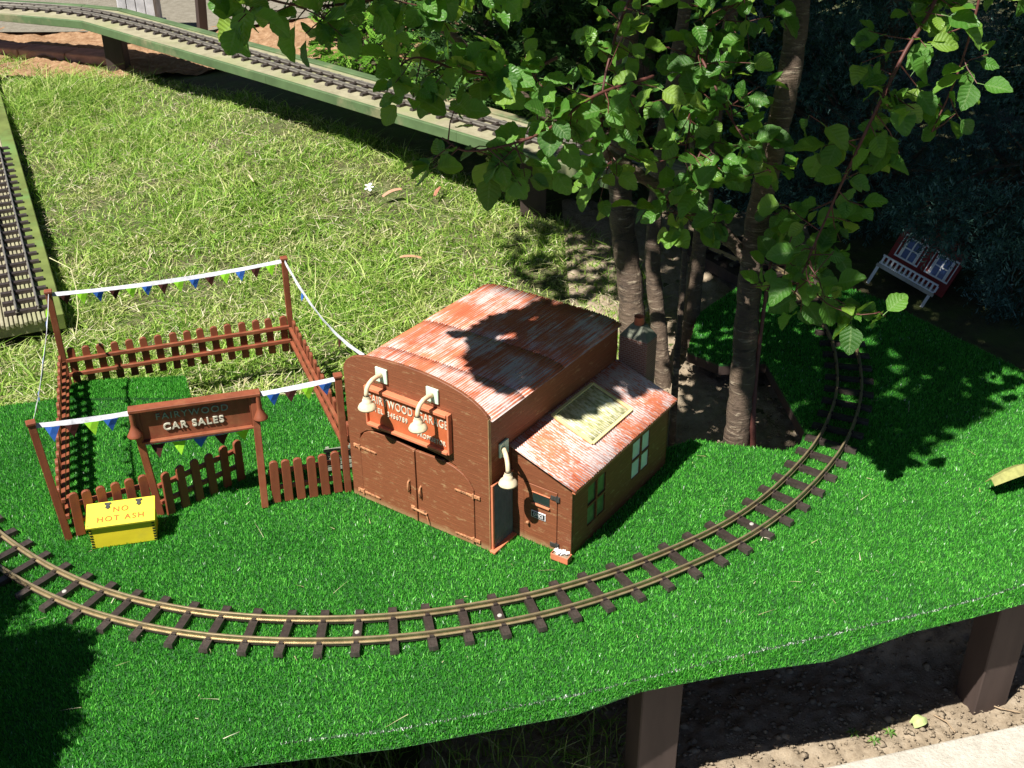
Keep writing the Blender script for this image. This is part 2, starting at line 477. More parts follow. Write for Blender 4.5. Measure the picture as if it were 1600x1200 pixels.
def text_mesh(body, size, ext, spacing, bold, name='lettering'):
    c = bpy.data.curves.new(name, 'FONT')
    c.body = body; c.size = size; c.extrude = ext; c.align_x = 'CENTER'; c.align_y = 'CENTER'
    c.space_character = spacing; c.offset = bold
    t_ = bpy.data.objects.new('tmp_text', c); COL.objects.link(t_)
    bpy.context.view_layer.update()
    me = bpy.data.meshes.new_from_object(t_.evaluated_get(bpy.context.evaluated_depsgraph_get()))
    bpy.data.objects.remove(t_, do_unlink=True)
    me.materials.clear()
    return me
LETTERS = {b: text_mesh(b, sz, e, sp_, bo) for b, sz, e, sp_, bo in (
    ('FAIRYWOOD  GARAGE', 0.0215, 0.0006, 1.10, 0.0), ('TEL  3456789', 0.0125, 0.0006, 1.15, 0.0001), ('PROPRIETOR', 0.0110, 0.0006, 1.15, 0.0001),
    ('OFFICE', 0.0088, 0.0001, 1.1, 0.0002), ('FAIRYWOOD', 0.0165, 0.0009, 1.22, 0.0), ('CAR SALES', 0.0172, 0.0013, 1.18, 0.0004),
    ('NO', 0.0150, 0.0004, 1.25, 0.0002), ('HOT ASH', 0.0150, 0.0004, 1.28, 0.0002))}
def text(body, size, mat, parent, loc, rot, name='lettering', font_w=1.0, **kw):
    me = LETTERS[body]; me.materials.append(mat)
    o = link(name, me, parent)
    o.location = loc; o.rotation_euler = rot; o.scale = (font_w, 1, 1)
    return o

# ---------------------------------------------------------------- terrain
def sstep(a, b, t):
    t = np.clip((t-a)/(b-a), 0, 1)
    return t*t*(3-2*t)
def zg(x, y):
    x = np.asarray(x, float); y = np.asarray(y, float)
    back = -0.07 + 0.034*(np.clip(y, 1.5, 5.2) - 2)
    back = back + 0.06*sstep(2.5, 3.4, y)*sstep(-1.35, -0.75, x)*(1 - sstep(0.3, 0.7, x))
    k = sstep(1.50, 1.86, y + 0.06*np.sin(x*2.1))
    return -0.305*(1-k) + back*k
def terrain(name, xs, ys, dz, mat, rough=0.0, fine=0.0, kind='structure'):
    X, Y = np.meshgrid(xs, ys)
    Z = zg(X, Y) + dz
    if rough:
        Z = Z + np.array([mnoise.noise((x*9, y*9, 3.1)) for x, y in zip(X.ravel(), Y.ravel())]).reshape(X.shape)*rough
    if fine:
        Z = Z + np.array([mnoise.fractal((x*46, y*46, 1.7), 0.7, 2.1, 4) for x, y in zip(X.ravel(), Y.ravel())]).reshape(X.shape)*fine
    nx, ny = len(xs), len(ys)
    idx = np.arange(nx*ny).reshape(ny, nx)
    f = np.stack([idx[:-1,:-1], idx[:-1,1:], idx[1:,1:], idx[1:,:-1]], -1).reshape(-1, 4)
    o = raw_mesh(name, np.stack([X, Y, Z], -1).reshape(-1, 3), f, 4, mat, smooth=True)
    return tag(o, kind=kind)
far = lambda a, b, n, lo, hi: np.unique(np.concatenate([np.linspace(lo, a, 12), np.linspace(a, b, n), np.linspace(b, hi, 12)]))
terrain('lawn', far(-2.6, 2.6, 70, -40, 40), far(0.6, 5.4, 80, -30, 60), 0.0, GROUND, rough=0.004)
soil_front = terrain('soil_bed', np.linspace(-0.15, 1.35, 220), np.linspace(0.95, 1.62, 110), 0.011, SOIL, fine=0.006)
soil_tree = terrain('soil_bed', np.linspace(0.14, 0.80, 90), np.linspace(1.70, 3.0, 120), 0.006, SOIL, rough=0.008, fine=0.008)
# soil strip and mulch beyond the raised trackbed
mulch = terrain('mulch_bed', np.linspace(-2.4, 0.8, 140), np.linspace(4.30, 5.0, 40), 0.012, MULCH, rough=0.02, fine=0.010)
terrain('garden_path', np.linspace(-3.5, -0.7, 40), np.linspace(4.92, 6.6, 30), 0.02, PATHM, fine=0.002)
# paving slab along the front of the soil
slab = empty('paving', (0.481, 1.259, -0.30), math.atan2(0.091, 0.359))
tag(slab, kind='structure')
for k, x0 in enumerate((-0.62, -0.005, 0.61)):
    MB().box((x0, -0.62, -0.05), (x0+0.607, 0.0, 0.014)).build('slab', SLAB, slab, 0.004, seg=2)

# small clods, pebbles and litter on the soil
def clods():
    v = []; f = []; rn = []
    base = np.array([(0,0,1),(0.95,0,0.1),(0.2,0.9,0.15),(-0.8,0.5,0.05),(-0.7,-0.6,0.1),(0.3,-0.9,0.05),(0,0,-0.5)])
    fc = [(0,1,2),(0,2,3),(0,3,4),(0,4,5),(0,5,1),(6,2,1),(6,3,2),(6,4,3),(6,5,4),(6,1,5)]
    for i in range(5200):
        if i < 4400: x, y = RNG.uniform(0.05, 1.1), RNG.uniform(1.12, 1.6)
        else: x, y = RNG.uniform(0.2, 0.6), RNG.uniform(1.8, 2.3)
        s = min(0.010, 0.0014 + RNG.exponential(0.0015))
        a = RNG.uniform(0, 6.28); ca, sa = math.cos(a), math.sin(a)
        b_ = base*(1 + RNG.uniform(-0.45, 0.45, (7,1)))*[1,1,0.6]*s
        p = np.stack([b_[:,0]*ca - b_[:,1]*sa + x, b_[:,0]*sa + b_[:,1]*ca + y, b_[:,2] + float(zg(x, y)) + 0.0145], -1)
        o = len(v)
        v += p.tolist(); f += [(a_+o, b2+o, c_+o) for a_, b2, c_ in fc]
    o = raw_mesh('soil_clods', v, f, 3, SOIL, parent=None)
    tag(o, 'loose crumbs and clods of dry pale soil', 'soil', kind='stuff')
clods()

# ---------------------------------------------------------------- turf covered table
FOLD = [(-1.45, 0.82), (-0.9, 0.905), (-0.40, 1.030), (-0.15, 1.068), (0.099, 1.132), (0.243, 1.179), (0.432, 1.237), (0.633, 1.298), (0.728, 1.332), (0.80, 1.362), (1.2, 1.51)]
HANG = [(-1.45, 0.80), (-0.9, 0.885), (-0.386, 1.012), (-0.152, 1.047), (0.084, 1.104), (0.174, 1.145), (0.307, 1.179), (0.446, 1.203), (0.578, 1.260), (0.722, 1.306), (1.2, 1.48)]
BACK = [(1.2, 1.93), (1.043, 2.027), (0.852, 2.361), (0.80, 2.42), (0.55, 2.46), (0.42, 2.30), (0.37, 2.12), (0.43, 2.06), (0.525, 2.07),
        (0.545, 1.80), (0.527, 1.755), (0.493, 1.733), (0.33, 1.774), (0.285, 1.745), (0.20, 1.80), (-0.03, 1.955), (-0.10, 1.958), (-0.3575, 1.952), (-0.50, 1.937), (-0.636, 1.938), (-0.882, 1.937), (-0.996, 1.906), (-1.45, 1.78)]
TOP = FOLD + BACK
turf = empty('turf_table', (0, 0, 0))
tag(turf, 'low table covered with bright green artificial turf carrying the model railway', 'table')
MB().prism([(x, y + (0.012 if i < len(FOLD) else 0) ) for i, (x, y) in enumerate(TOP)], -0.024, -0.004, 'z').build('board', BOARD, turf)
mb = MB()
n = len(TOP)
mb.add([(x, y, 0.0) for x, y in TOP], [tuple(range(n))])
nf_ = len(FOLD)
mb.add([(x, y, 0.0) for x, y in FOLD] + [(0.5*(x+HANG[i][0]), 0.5*(y+HANG[i][1]), -0.002) for i, (x, y) in enumerate(FOLD)] + [(x, y, -0.008) for x, y in HANG],
       [(i+nf_, i+1+nf_, i+1, i) for i in range(nf_-1)] + [(i+2*nf_, i+1+2*nf_, i+1+nf_, i+nf_) for i in range(nf_-1)])
bk = [(FOLD[-1])] + BACK
mb.add([(x, y, 0.0) for x, y in bk] + [(x, y, -0.004) for x, y in bk], [(i, i+1, i+1+len(bk), i+len(bk)) for i in range(len(bk)-1)])
mb.build('turf_mat', TURFB, turf)
PATCH = [(-0.888, 1.925), (-0.628, 1.925), (-0.661, 2.012), (-0.8754, 1.993)]
MB().prism(PATCH, 0.0005, 0.006, 'z').build('turf_offcut', TURFB, turf)
for (x0, y0, x1, y1) in ((0.186, 1.203, 0.248, 1.222), (0.768, 1.378, 0.832, 1.40), (-0.75, 1.0, -0.69, 1.02)):
    d = Vector((x1-x0, y1-y0, 0)).normalized(); nrm = Vector((-d.y, d.x, 0))
    p = Vector((x0, y0, 0)); q = Vector((x1, y1, 0))
    poly = [(a.x, a.y) for a in (p, q, q + nrm*0.05, p + nrm*0.05)]
    MB().prism(poly, -0.315, -0.0245, 'z').build('leg', BOARD, turf, 0.002)

def in_poly(P, poly):
    x, y = P[:,0], P[:,1]; c = np.zeros(len(P), bool); m_ = len(poly)
    for i in range(m_):
        x0, y0 = poly[i]; x1, y1 = poly[(i+1) % m_]
        t = ((y0 > y) != (y1 > y)) & (x < (x1-x0)*(y-y0)/((y1-y0) + 1e-12) + x0)
        c ^= t
    return c
def blades(P, nrm, h, wd, lean, name, mat, parent=None, segs=1, curl=0.0, label=None):
    """P (N,3) roots; each blade a tapered strip of 'segs' quads"""
    n_ = len(P)
    a = RNG.uniform(0, 2*np.pi, n_); ax = np.stack([np.cos(a), np.sin(a), np.zeros(n_)], -1)
    b_ = RNG.uniform(0, 2*np.pi, n_); ld = np.stack([np.cos(b_), np.sin(b_), np.zeros(n_)], -1)
    ln = np.abs(RNG.normal(0, 1, n_))[:,None]*lean
    V = []
    for k in range(segs+1):
        t = k/segs
        c = P + nrm*(h[:,None]*t*(1 - curl*t)) + ld*ln*h[:,None]*(t**1.6)
        wk = wd[:,None]*(1 - 0.82*t**1.5)
        V += [c - ax*wk/2, c + ax*wk/2]
    V = np.stack(V, 1)            # N, 2(segs+1), 3
    m_ = 2*(segs+1)
    base = (np.arange(n_)*m_)[:,None]
    F = np.concatenate([base + np.array([2*k, 2*k+1, 2*k+3, 2*k+2]) for k in range(segs)], 1).reshape(-1, 4)
    rn = np.repeat(RNG.uniform(0, 1, n_), segs)
    o = raw_mesh(name, V.reshape(-1, 3), F, 4, mat, {'rnd': rn}, parent)
    return o
# turf fibres
def turf_points(nwant):
    out = []
    while sum(map(len, out)) < nwant:
        Q = np.stack([RNG.uniform(-1.12, 1.15, 200000), RNG.uniform(0.9, 2.46, 200000)], -1)
        u = np.abs(Q[:,0])*1.0
        keep = (u < 0.50*(0.8688*Q[:,1] + 0.56)*0.92 + 0.05) & in_poly(Q, TOP)
        dens = np.clip(1.5/np.hypot(Q[:,1], 0.9), 0.35, 1)
        keep &= RNG.uniform(0, 1, len(Q)) < dens
        out.append(Q[keep])
    return np.concatenate(out)[:nwant]
Q = turf_points(430000)
fx = np.array([p[0] for p in FOLD]); fy = np.array([p[1] for p in FOLD])
dfold = Q[:,1] - np.interp(Q[:,0], fx, fy)
# the pile parts along the fold, showing dark backing
Q = Q[~((dfold > 0.0008*np.sin(Q[:,0]*40)) & (dfold < 0.0052 + 0.0010*np.sin(Q[:,0]*23)) & (Q[:,0] > -0.3) & (RNG.uniform(0,1,len(Q)) < 0.9))]
P3 = np.concatenate([Q, np.zeros((len(Q),1))], 1)
nr = np.tile([0,0,1.0], (len(P3),1))
blades(P3, nr, RNG.uniform(0.0030, 0.0062, len(P3)), RNG.uniform(0.0012, 0.0022, len(P3)), 0.42, 'turf_pile', TURFF, turf)['kind'] = 'stuff'
# threads in the parted pile: dark backing, and pale ones painted as glints
nc = 2600
xs = RNG.uniform(-0.3, 0.85, nc)
P3 = np.stack([xs, np.interp(xs, fx, fy) + 0.0024 + RNG.normal(0, 0.0010, nc), np.full(nc, 0.0006)], -1)
THREAD = m_blade('backing_glint_thread', [(0,(0.02,0.03,0.02)),(0.62,(0.04,0.06,0.04)),(0.70,(0.45,0.50,0.45)),(1,(0.75,0.8,0.75))], trans=0.1, rough=0.4)
blades(P3, np.tile([0,0,1.0], (nc,1)), RNG.uniform(0.001, 0.003, nc), RNG.uniform(0.0010, 0.0022, nc), 0.8, 'crease_threads', THREAD, turf)['kind'] = 'stuff'
# hanging front strip
ns = 22000
xs = RNG.uniform(-0.75, 1.0, ns); t = RNG.uniform(0, 1, ns)
hx = np.array([p[0] for p in HANG]); hy = np.array([p[1] for p in HANG])
yf = np.interp(xs, fx, fy); yh = np.interp(xs, hx, hy)
P3 = np.stack([xs, yf + (yh - yf)*t, -0.008*t*t], -1)
nr = np.tile(np.array([0.02,-0.12,1.0]), (ns,1))
blades(P3, nr, RNG.uniform(0.0035, 0.0065, ns), RNG.uniform(0.0012, 0.0022, ns), 0.42, 'turf_pile_edge', TURFF, turf)['kind'] = 'stuff'
Q = np.stack([RNG.uniform(-0.89, -0.62, 40000), RNG.uniform(1.92, 2.015, 40000)], -1)
Q = Q[in_poly(Q, PATCH)][:9000]
P3 = np.concatenate([Q, np.full((len(Q),1), 0.006)], 1)
blades(P3, np.tile([0,0,1.0], (len(P3),1)), RNG.uniform(0.0030, 0.0062, len(P3)), RNG.uniform(0.0012, 0.0022, len(P3)), 0.42, 'turf_pile_offcut', TURFF, turf)['kind'] = 'stuff'

# ---------------------------------------------------------------- railway track
def catmull(pts, step):
    P = [np.array(p, float) for p in pts]
    P = [2*P[0]-P[1]] + P + [2*P[-1]-P[-2]]
    out = []
    for i in range(1, len(P)-2):
        for t in np.linspace(0, 1, 24, endpoint=False):
            a, b, c, d = P[i-1], P[i], P[i+1], P[i+2]
            out.append(0.5*((2*b) + (-a+c)*t + (2*a-5*b+4*c-d)*t*t + (-a+3*b-3*c+d)*t**3))
    out.append(P[-2])
    out = np.array(out)
    s = np.concatenate([[0], np.cumsum(np.linalg.norm(np.diff(out, axis=0), axis=1))])
    q = np.arange(0, s[-1], step)
    return np.stack([np.interp(q, s, out[:,k]) for k in range(2)], -1), s[-1]
def smooth_line(L, it):
    L = L.copy()
    for _ in range(it):
        L[1:-1] = 0.25*L[:-2] + 0.5*L[1:-1] + 0.25*L[2:]
    return L
def railway(name, label, mid, z, pitch, slen, gauge, railmat, phase=0.0, screws=(), rail_from=0.0, sl_from=0.0, it=60, group='garden railway tracks'):
    root = empty(name, (0,0,0))
    tag(root, label, 'railway track', group)
    L, tot = catmull(mid, 0.006)
    L = smooth_line(L, it)
    T = np.gradient(L, axis=0); T /= np.linalg.norm(T, axis=1)[:,None]
    Nn = np.stack([-T[:,1], T[:,0]], -1)
    s = np.concatenate([[0], np.cumsum(np.linalg.norm(np.diff(L, axis=0), axis=1))])
    # sleeper: bevelled block with two rail chairs
    hw = slen/2
    m_ = MB()
    wt, wb, h = 0.0062, 0.0070, 0.0075
    for x0, x1 in ((-hw, hw),):
        m_.add([(x0,-wb,0),(x1,-wb,0),(x1,wb,0),(x0,wb,0),(x0+.001,-wt,h),(x1-.001,-wt,h),(x1-.001,wt,h),(x0+.001,wt,h)],
               [(0,3,2,1),(4,5,6,7),(0,1,5,4),(1,2,6,5),(2,3,7,6),(3,0,4,7)])
    for sgn in (-1, 1):
        for off in (-0.0035, 0.0035):
            c = sgn*gauge/2 + off
            m_.box((c-0.0018, -0.0032, h-0.0005), (c+0.0018, 0.0032, h+0.003))
    me = m_.mesh('sleeper', SLEEP)
    d = phase
    while d < s[-1]:
        if d >= sl_from:
            x, y = np.interp(d, s, L[:,0]), np.interp(d, s, L[:,1])
            tx, ty = np.interp(d, s, T[:,0]), np.interp(d, s, T[:,1])
            o = link('sleeper', me, root)
            o.location = (x, y, z); o.rotation_euler = (RNG.normal(0,0.008), RNG.normal(0,0.008), math.atan2(ty, tx) - math.pi/2 + RNG.normal(0, 0.015))
            for (sx, sy) in screws:
                if math.hypot(sx-x, sy-y) < pitch*0.5:
                    sc = MB().lathe([(0.0, 0.0012), (0.0012, 0.0010), (0.0016, 0.0012), (0.0032, 0.0008), (0.0036, 0.0), (0.0036, -0.001)], 14).build('screw', SCREW, o)
                    sc.location = (0.004, 0, h + 0.0004)
        d += pitch
    k0 = int(rail_from/0.006)
    for sgn in (-1, 1):
        C_ = L[k0:] + Nn[k0:]*sgn*gauge/2
        prof = [(-0.0032,0.0),(0.0032,0.0),(0.0030,0.0012),(0.0008,0.0018),(0.0008,0.0055),(0.0016,0.0062),(0.0016,0.0088),(0.0011,0.0094),(-0.0011,0.0094),(-0.0016,0.0088),(-0.0016,0.0062),(-0.0008,0.0055),(-0.0008,0.0018),(-0.0030,0.0012)]
        v = []; f = []; m2 = len(prof)
        for i in range(len(C_)):
            nn = Nn[k0+i]
            for a, b in prof:
                v.append((C_[i,0]+nn[0]*a, C_[i,1]+nn[1]*a, z+h+b-0.0005))
        for i in range(len(C_)-1):
            for a in range(m2):
                b = (a+1) % m2
                f.append((i*m2+a, i*m2+b, (i+1)*m2+b, (i+1)*m2+a))
        f.append(tuple(range(m2))); f.append(tuple((len(C_)-1)*m2 + a for a in range(m2-1,-1,-1)))
        MB().add(v, f).build('rail', railmat, root)
        # plastic web joining the sleepers under the rail
        wv = MB()
        pts = [(p[0], p[1], z+0.0045) for p in C_[::2]]
        vv = []; ff = []
        for i, p in enumerate(pts):
            nn = Nn[k0+min(i*2, len(C_)-1)]
            for a, b in ((-0.0022,-0.002),(0.0022,-0.002),(0.0022,0.0024),(-0.0022,0.0024)):
                vv.append((p[0]+nn[0]*a, p[1]+nn[1]*a, p[2]+b))
        for i in range(len(pts)-1):
            for a in range(4):
                b = (a+1) % 4
                ff.append((i*4+a, i*4+b, (i+1)*4+b, (i+1)*4+a))
        wv.add(vv, ff).build('sleeper_web', SLEEP, root)
    return root
MID = [(-0.93,1.555),(-0.85,1.470),(-0.779,1.412),(-0.72,1.370),(-0.629,1.319),(-0.532,1.283),(-0.432,1.260),(-0.33,1.250),(-0.229,1.250),(-0.128,1.261),(-0.029,1.283),
       (0.062,1.311),(0.20,1.375),(0.344,1.467),(0.434,1.549),(0.505,1.634),(0.569,1.726),(0.614,1.813),(0.657,1.918),(0.684,2.023),(0.702,2.142),(0.700,2.25),(0.678,2.36),(0.640,2.46),(0.58,2.57),(0.50,2.68)]
railway('railway_track', 'brass railed model railway track curving across the green turf in front of the garage', MID, 0.003, 0.0518, 0.095, 0.0465, RAILM,
        phase=0.022, screws=[(-0.675,1.345),(-0.228,1.25),(-0.03,1.287),(0.399,1.515)])

# raised trackbed at the back
bed = empty('raised_trackbed', (0,0,0))
tag(bed, 'pale green timber trackbed on posts running along the back of the lawn', 'trackbed')
ZB = 0.22
NEAR = [(-2.6,4.72),(-1.575,4.316),(-0.748,3.536),(-0.135,2.945),(0.25,2.57)]
FARE = [(-2.7,4.85),(-1.66,4.56),(-1.50,4.49),(-0.802,3.832),(0.022,3.03),(0.42,2.64)]
mb = MB(); poly = NEAR + FARE[::-1]
mb.prism(poly, ZB-0.016, ZB, 'z').build('deck', BEDTOP, bed)
def fascia(line, off, name, zt, zb, mat, parent, th=0.012):
    for a, b in zip(line[:-1], line[1:]):
        d = Vector((b[0]-a[0], b[1]-a[1], 0)).normalized(); nn = Vector((-d.y, d.x, 0))*off
        p = Vector((a[0], a[1], 0)) + nn; q = Vector((b[0], b[1], 0)) + nn
        poly = [(k.x, k.y) for k in (p, q, q + Vector((-d.y, d.x, 0))*th, p + Vector((-d.y, d.x, 0))*th)]
        MB().prism(poly, zb, zt, 'z').build(name, mat, parent, 0.0015)
fascia(NEAR, -0.013, 'side_board', ZB+0.002, ZB-0.026, BEDGREEN, bed)
fascia(FARE, 0.001, 'side_board', ZB+0.006, ZB-0.030, BEDGREEN, bed, th=0.030)
for (x, y) in ((-1.50,4.40),(-2.15,4.68),(0.06,2.95)):
    z0 = float(zg(x, y))
    MB().box((x-0.035, y-0.035, z0-0.06), (x+0.035, y+0.035, ZB-0.017)).build('post', BOARD, bed, 0.002)
MIDB = [(-2.5,4.66),(-2.2,4.62),(-1.982,4.575),(-1.794,4.525),(-1.62,4.452),(-1.469,4.345),(-1.189,4.096),(-0.777,3.690),(-0.558,3.478),(-0.304,3.232),(-0.118,3.050),(0.15,2.79),(0.30,2.64)]
railway('railway_track', 'dark model railway track on the green trackbed behind the lawn', MIDB, ZB, 0.0545, 0.098, 0.0465, RAILG, phase=0.01, it=40)
# left trackbed
bl = empty('raised_trackbed', (0,0,0))
tag(bl, 'mossy pale timber trackbed ending beside the lawn at the left edge', 'trackbed')
dl = Vector((0.423, -0.906, 0)).normalized(); pl = Vector((dl.y, -dl.x, 0))
if pl.x > 0: pl = -pl
e0 = Vector((-1.012, 2.318, 0)); e1 = e0 - dl*2.2
def strip(o0, o1, a, b, zt, zb, nm, mat, bevel=0.002):
    poly = [e0 + pl*o0 - dl*a, e0 + pl*o1 - dl*a, e0 + pl*o1 - dl*b, e0 + pl*o0 - dl*b]
    MB().prism([(k.x, k.y) for k in poly], zb, zt, 'z').build(nm, mat, bl, bevel)
strip(0.0, 0.038, 0, 2.2, 0.0, -0.04, 'side_board', BEDMOSS)
# grooved decking: ribs running along the bed
for k in range(26):
    o0 = 0.0385 + k*0.0098
    strip(o0, o0+0.0072, -0.004 - 0.004*((k*7) % 3), 2.2, -0.001, -0.012, 'deck_rib', BEDTOP, 0.0012)
strip(0.0385, 0.30, 0.0, 2.2, -0.008, -0.035, 'deck', BEDTOP)
for a in (0.12, 1.1, 2.0):
    c = e0 + pl*0.13 - dl*a
    MB().box((c.x-0.04, c.y-0.04, float(zg(c.x, c.y))-0.05), (c.x+0.04, c.y+0.04, -0.036)).build('post', BOARD, bl, 0.002)
c0 = Vector((-1.090, 2.315, 0)); u0 = -dl
MIDL = [tuple((c0 + u0*t)[:2]) for t in np.linspace(0.0, 1.20, 12)]
left_track = railway('railway_track', 'dark straight model railway track ending on the mossy trackbed at left', MIDL, -0.001, 0.0535, 0.102, 0.0465, RAILG, phase=0.012, it=0)
tilt = Matrix.Translation(e0) @ Matrix.Rotation(math.atan(0.024), 4, Vector((-pl.x, -pl.y, 0))) @ Matrix.Translation(-e0)
if (tilt @ Vector(e1)).z < 0:
    tilt = Matrix.Translation(e0) @ Matrix.Rotation(-math.atan(0.024), 4, Vector((-pl.x, -pl.y, 0))) @ Matrix.Translation(-e0)
for o in (bl, left_track):
    o.matrix_world = tilt
# dark board that carries the turf table track on beyond the turf
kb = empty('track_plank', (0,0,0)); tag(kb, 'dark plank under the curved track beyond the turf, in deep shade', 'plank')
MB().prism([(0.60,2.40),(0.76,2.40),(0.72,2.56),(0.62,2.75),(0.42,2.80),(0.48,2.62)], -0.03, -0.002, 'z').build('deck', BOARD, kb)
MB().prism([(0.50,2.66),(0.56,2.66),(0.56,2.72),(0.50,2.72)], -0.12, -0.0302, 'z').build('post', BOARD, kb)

# ---------------------------------------------------------------- garage
GX, GY, GA = -0.27195, 1.60677, -0.604
Wd, Dp, ZR = 0.2868, 0.388, 0.242
gar = empty('garage', (GX, GY, 0.001), GA)
tag(gar, 'red brown model garage with double doors, streaky red tin roof and lean-to office', 'model building')
arch = [(0.024,0.0),(0.024,0.118),(0.0265,0.130),(0.040,0.1405),(0.060,0.1475),(0.085,0.1515),(0.1415,0.1520),(0.198,0.1475),(0.222,0.1405),(0.240,0.1305),(0.2535,0.117),(0.258,0.106),(0.258,0.0)]
topo = [(Wd,0.246),(0.2835,0.252),(0.2735,0.2605),(0.258,0.269),(0.2375,0.2765),(0.215,0.2818),(0.1895,0.2858),(0.16,0.288),(0.13,0.2885),(0.10,0.287),(0.075,0.2848),(0.050,0.2815),(0.030,0.2765),(0.017,0.2705),(0.0075,0.2625),(0.002,0.2535),(0.0,0.246)]
MB().prism([(0,0)] + arch + [(Wd,0)] + topo, 0.0, 0.006).build('front_wall', WALL, gar, 0.0008)
# doors
def arch_z(x):
    xs_ = [p[0] for p in arch[1:-1]]; zs_ = [p[1] for p in arch[1:-1]]
    return float(np.interp(x, xs_, zs_))
xm = 0.1425
def leaf_poly(x0, x1, gap):
    n_ = 12
    return [(x0,0.001),(x1,0.001)] + [(x1 + (x0-x1)*i/n_, arch_z(x1 + (x0-x1)*i/n_) - gap(x1 + (x0-x1)*i/n_)) for i in range(n_+1)]
gap1 = lambda x: 0.0012 + 0.0105*max(0, (x-0.05)/(xm-0.05))
gap2 = lambda x: 0.0012 + 0.0105*max(0, (0.240-x)/(0.240-xm))
d1 = MB().prism(leaf_poly(0.0247, xm-0.0006, gap1), -0.0012, 0.004).build('door', DOORM, gar, 0.0006)
d2 = MB().prism(leaf_poly(xm+0.0006, 0.2573, gap2), -0.0012, 0.004).build('door', DOORM, gar, 0.0006)
MB().box((xm-0.0045, -0.0034, 0.002), (xm-0.0002, -0.0012, 0.139)).build('meeting_strip', DOORM, d1, 0.0004)
def strap_hinge(x, z, sgn, parent):
    m_ = MB()
    m_.prism([(x+sgn*0.002, z-0.0022),(x+sgn*0.034, z-0.0012-0.0006),(x+sgn*0.037, z),(x+sgn*0.034, z+0.0012),(x+sgn*0.002, z+0.0022)], -0.0030, -0.0013)
    m_.box((x-sgn*0.013 if sgn > 0 else x, -0.0030, z-0.003), (x if sgn > 0 else x+0.013, -0.0006, z+0.003)) if True else None
    m_.tube([(x, -0.0026, z-0.0048), (x, -0.0026, z+0.0048)], 0.0019, 8)
    for k in (0.012, 0.024, 0.034):
        m_.lathe([(0.0022,0),(0.0018,0.0011),(0,0.0014)], 8, (0,0,0)) if False else m_.box((x+sgn*k-0.0013, -0.0040, z-0.0013), (x+sgn*k+0.0013, -0.0029, z+0.0013))
    m_.box((x-sgn*0.0085-0.0014, -0.0040, z-0.0014), (x-sgn*0.0085+0.0014, -0.0029, z+0.0014))
    m_.build('hinge', RUST, parent, 0.0004)
strap_hinge(0.024, 0.105, 1, d1); strap_hinge(0.026, 0.0155, 1, d1)
strap_hinge(0.257, 0.097, -1, d2); strap_hinge(0.256, 0.012, -1, d2)
def pull(x, z, parent):
    MB().tube([(x,-0.001,z-0.011),(x,-0.0045,z-0.0095),(x,-0.006,z-0.004),(x,-0.006,z+0.004),(x,-0.0045,z+0.0095),(x,-0.001,z+0.011)], [0.0022,0.0014,0.0017,0.0017,0.0014,0.0022], 8).build('handle', RUST, parent, smooth=True)
pull(0.1275, 0.066, d1); pull(0.1515, 0.063, d2)
bolt = MB().tube([(0.131,-0.0035,0.0255),(0.152,-0.0035,0.0245),(0.163,-0.0035,0.024)], 0.0019, 8)
bolt.box((0.130,-0.0040,0.0225),(0.1375,-0.0014,0.0290)).box((0.1465,-0.0040,0.0213),(0.158,-0.0014,0.0276)).tube([(0.1615,-0.004,0.024),(0.1655,-0.0050,0.016),(0.167,-0.0052,0.009)], 0.0011, 6)
bolt.build('latch', RUST, d2)
# shell
MB().box((0.0, 0.0062, 0.0), (0.005, Dp, ZR)).build('side_wall', WALLS, gar)
MB().box((Wd-0.005, 0.0062, 0.0), (Wd, Dp, ZR)).build('side_wall', WALLS, gar)
MB().box((0.0052, Dp-0.005, 0.0), (Wd-0.0052, Dp-0.0002, ZR+0.004)).build('back_wall', WALLS, gar)
# pale worn edge of the front wall
eg = [(Wd+0.0003, z) for z in (0.0, 0.05, 0.1, 0.15, 0.2, 0.246)]
MB().box((Wd-0.0002, -0.0005, 0.001), (Wd+0.0007, 0.0063, 0.245)).build('worn_edge', EDGE, gar)
# corrugated main roof in three overlapping sheets
def zroof(x):
    u = (x - Wd/2)/(Wd/2)
    r_ = 0.007*(1-abs(u)**6)
    edge = max(0.0, abs(u) - 0.90)/0.10
    return ZR + 0.002 + r_ - 0.0015*edge*edge
ncor = 62
def roof_sheet(y0, y1, dz, name='roof_sheet'):
    v = []; f = []; K = ncor*6
    rows = 4
    for j in range(rows+1):
        y = y0 + (y1-y0)*j/rows
        for i in range(K+1):
            x = -0.003 + (Wd+0.007)*i/K
            z = zroof(x) + 0.0010*math.sin(2*math.pi*i/6.0) + dz*(1-j/rows)
            if j in (0, rows): y_ = y + 0.0009*math.sin(i*0.37 + j) + RNG.normal(0, 0.0004)
            else: y_ = y
            v.append((x, y_, z))
    for j in range(rows):
        for i in range(K):
            a = j*(K+1)+i
            f.append((a, a+1, a+K+2, a+K+1))
    o = MB().add(v, f).build(name, ROOFM, gar, smooth=True)
    s_ = o.modifiers.new('thickness', 'SOLIDIFY'); s_.thickness = 0.0007
    return o
roof_sheet(0.0064, 0.100, 0.0007); roof_sheet(0.094, 0.215, 0.0007); roof_sheet(0.209, Dp+0.006, 0.0007)
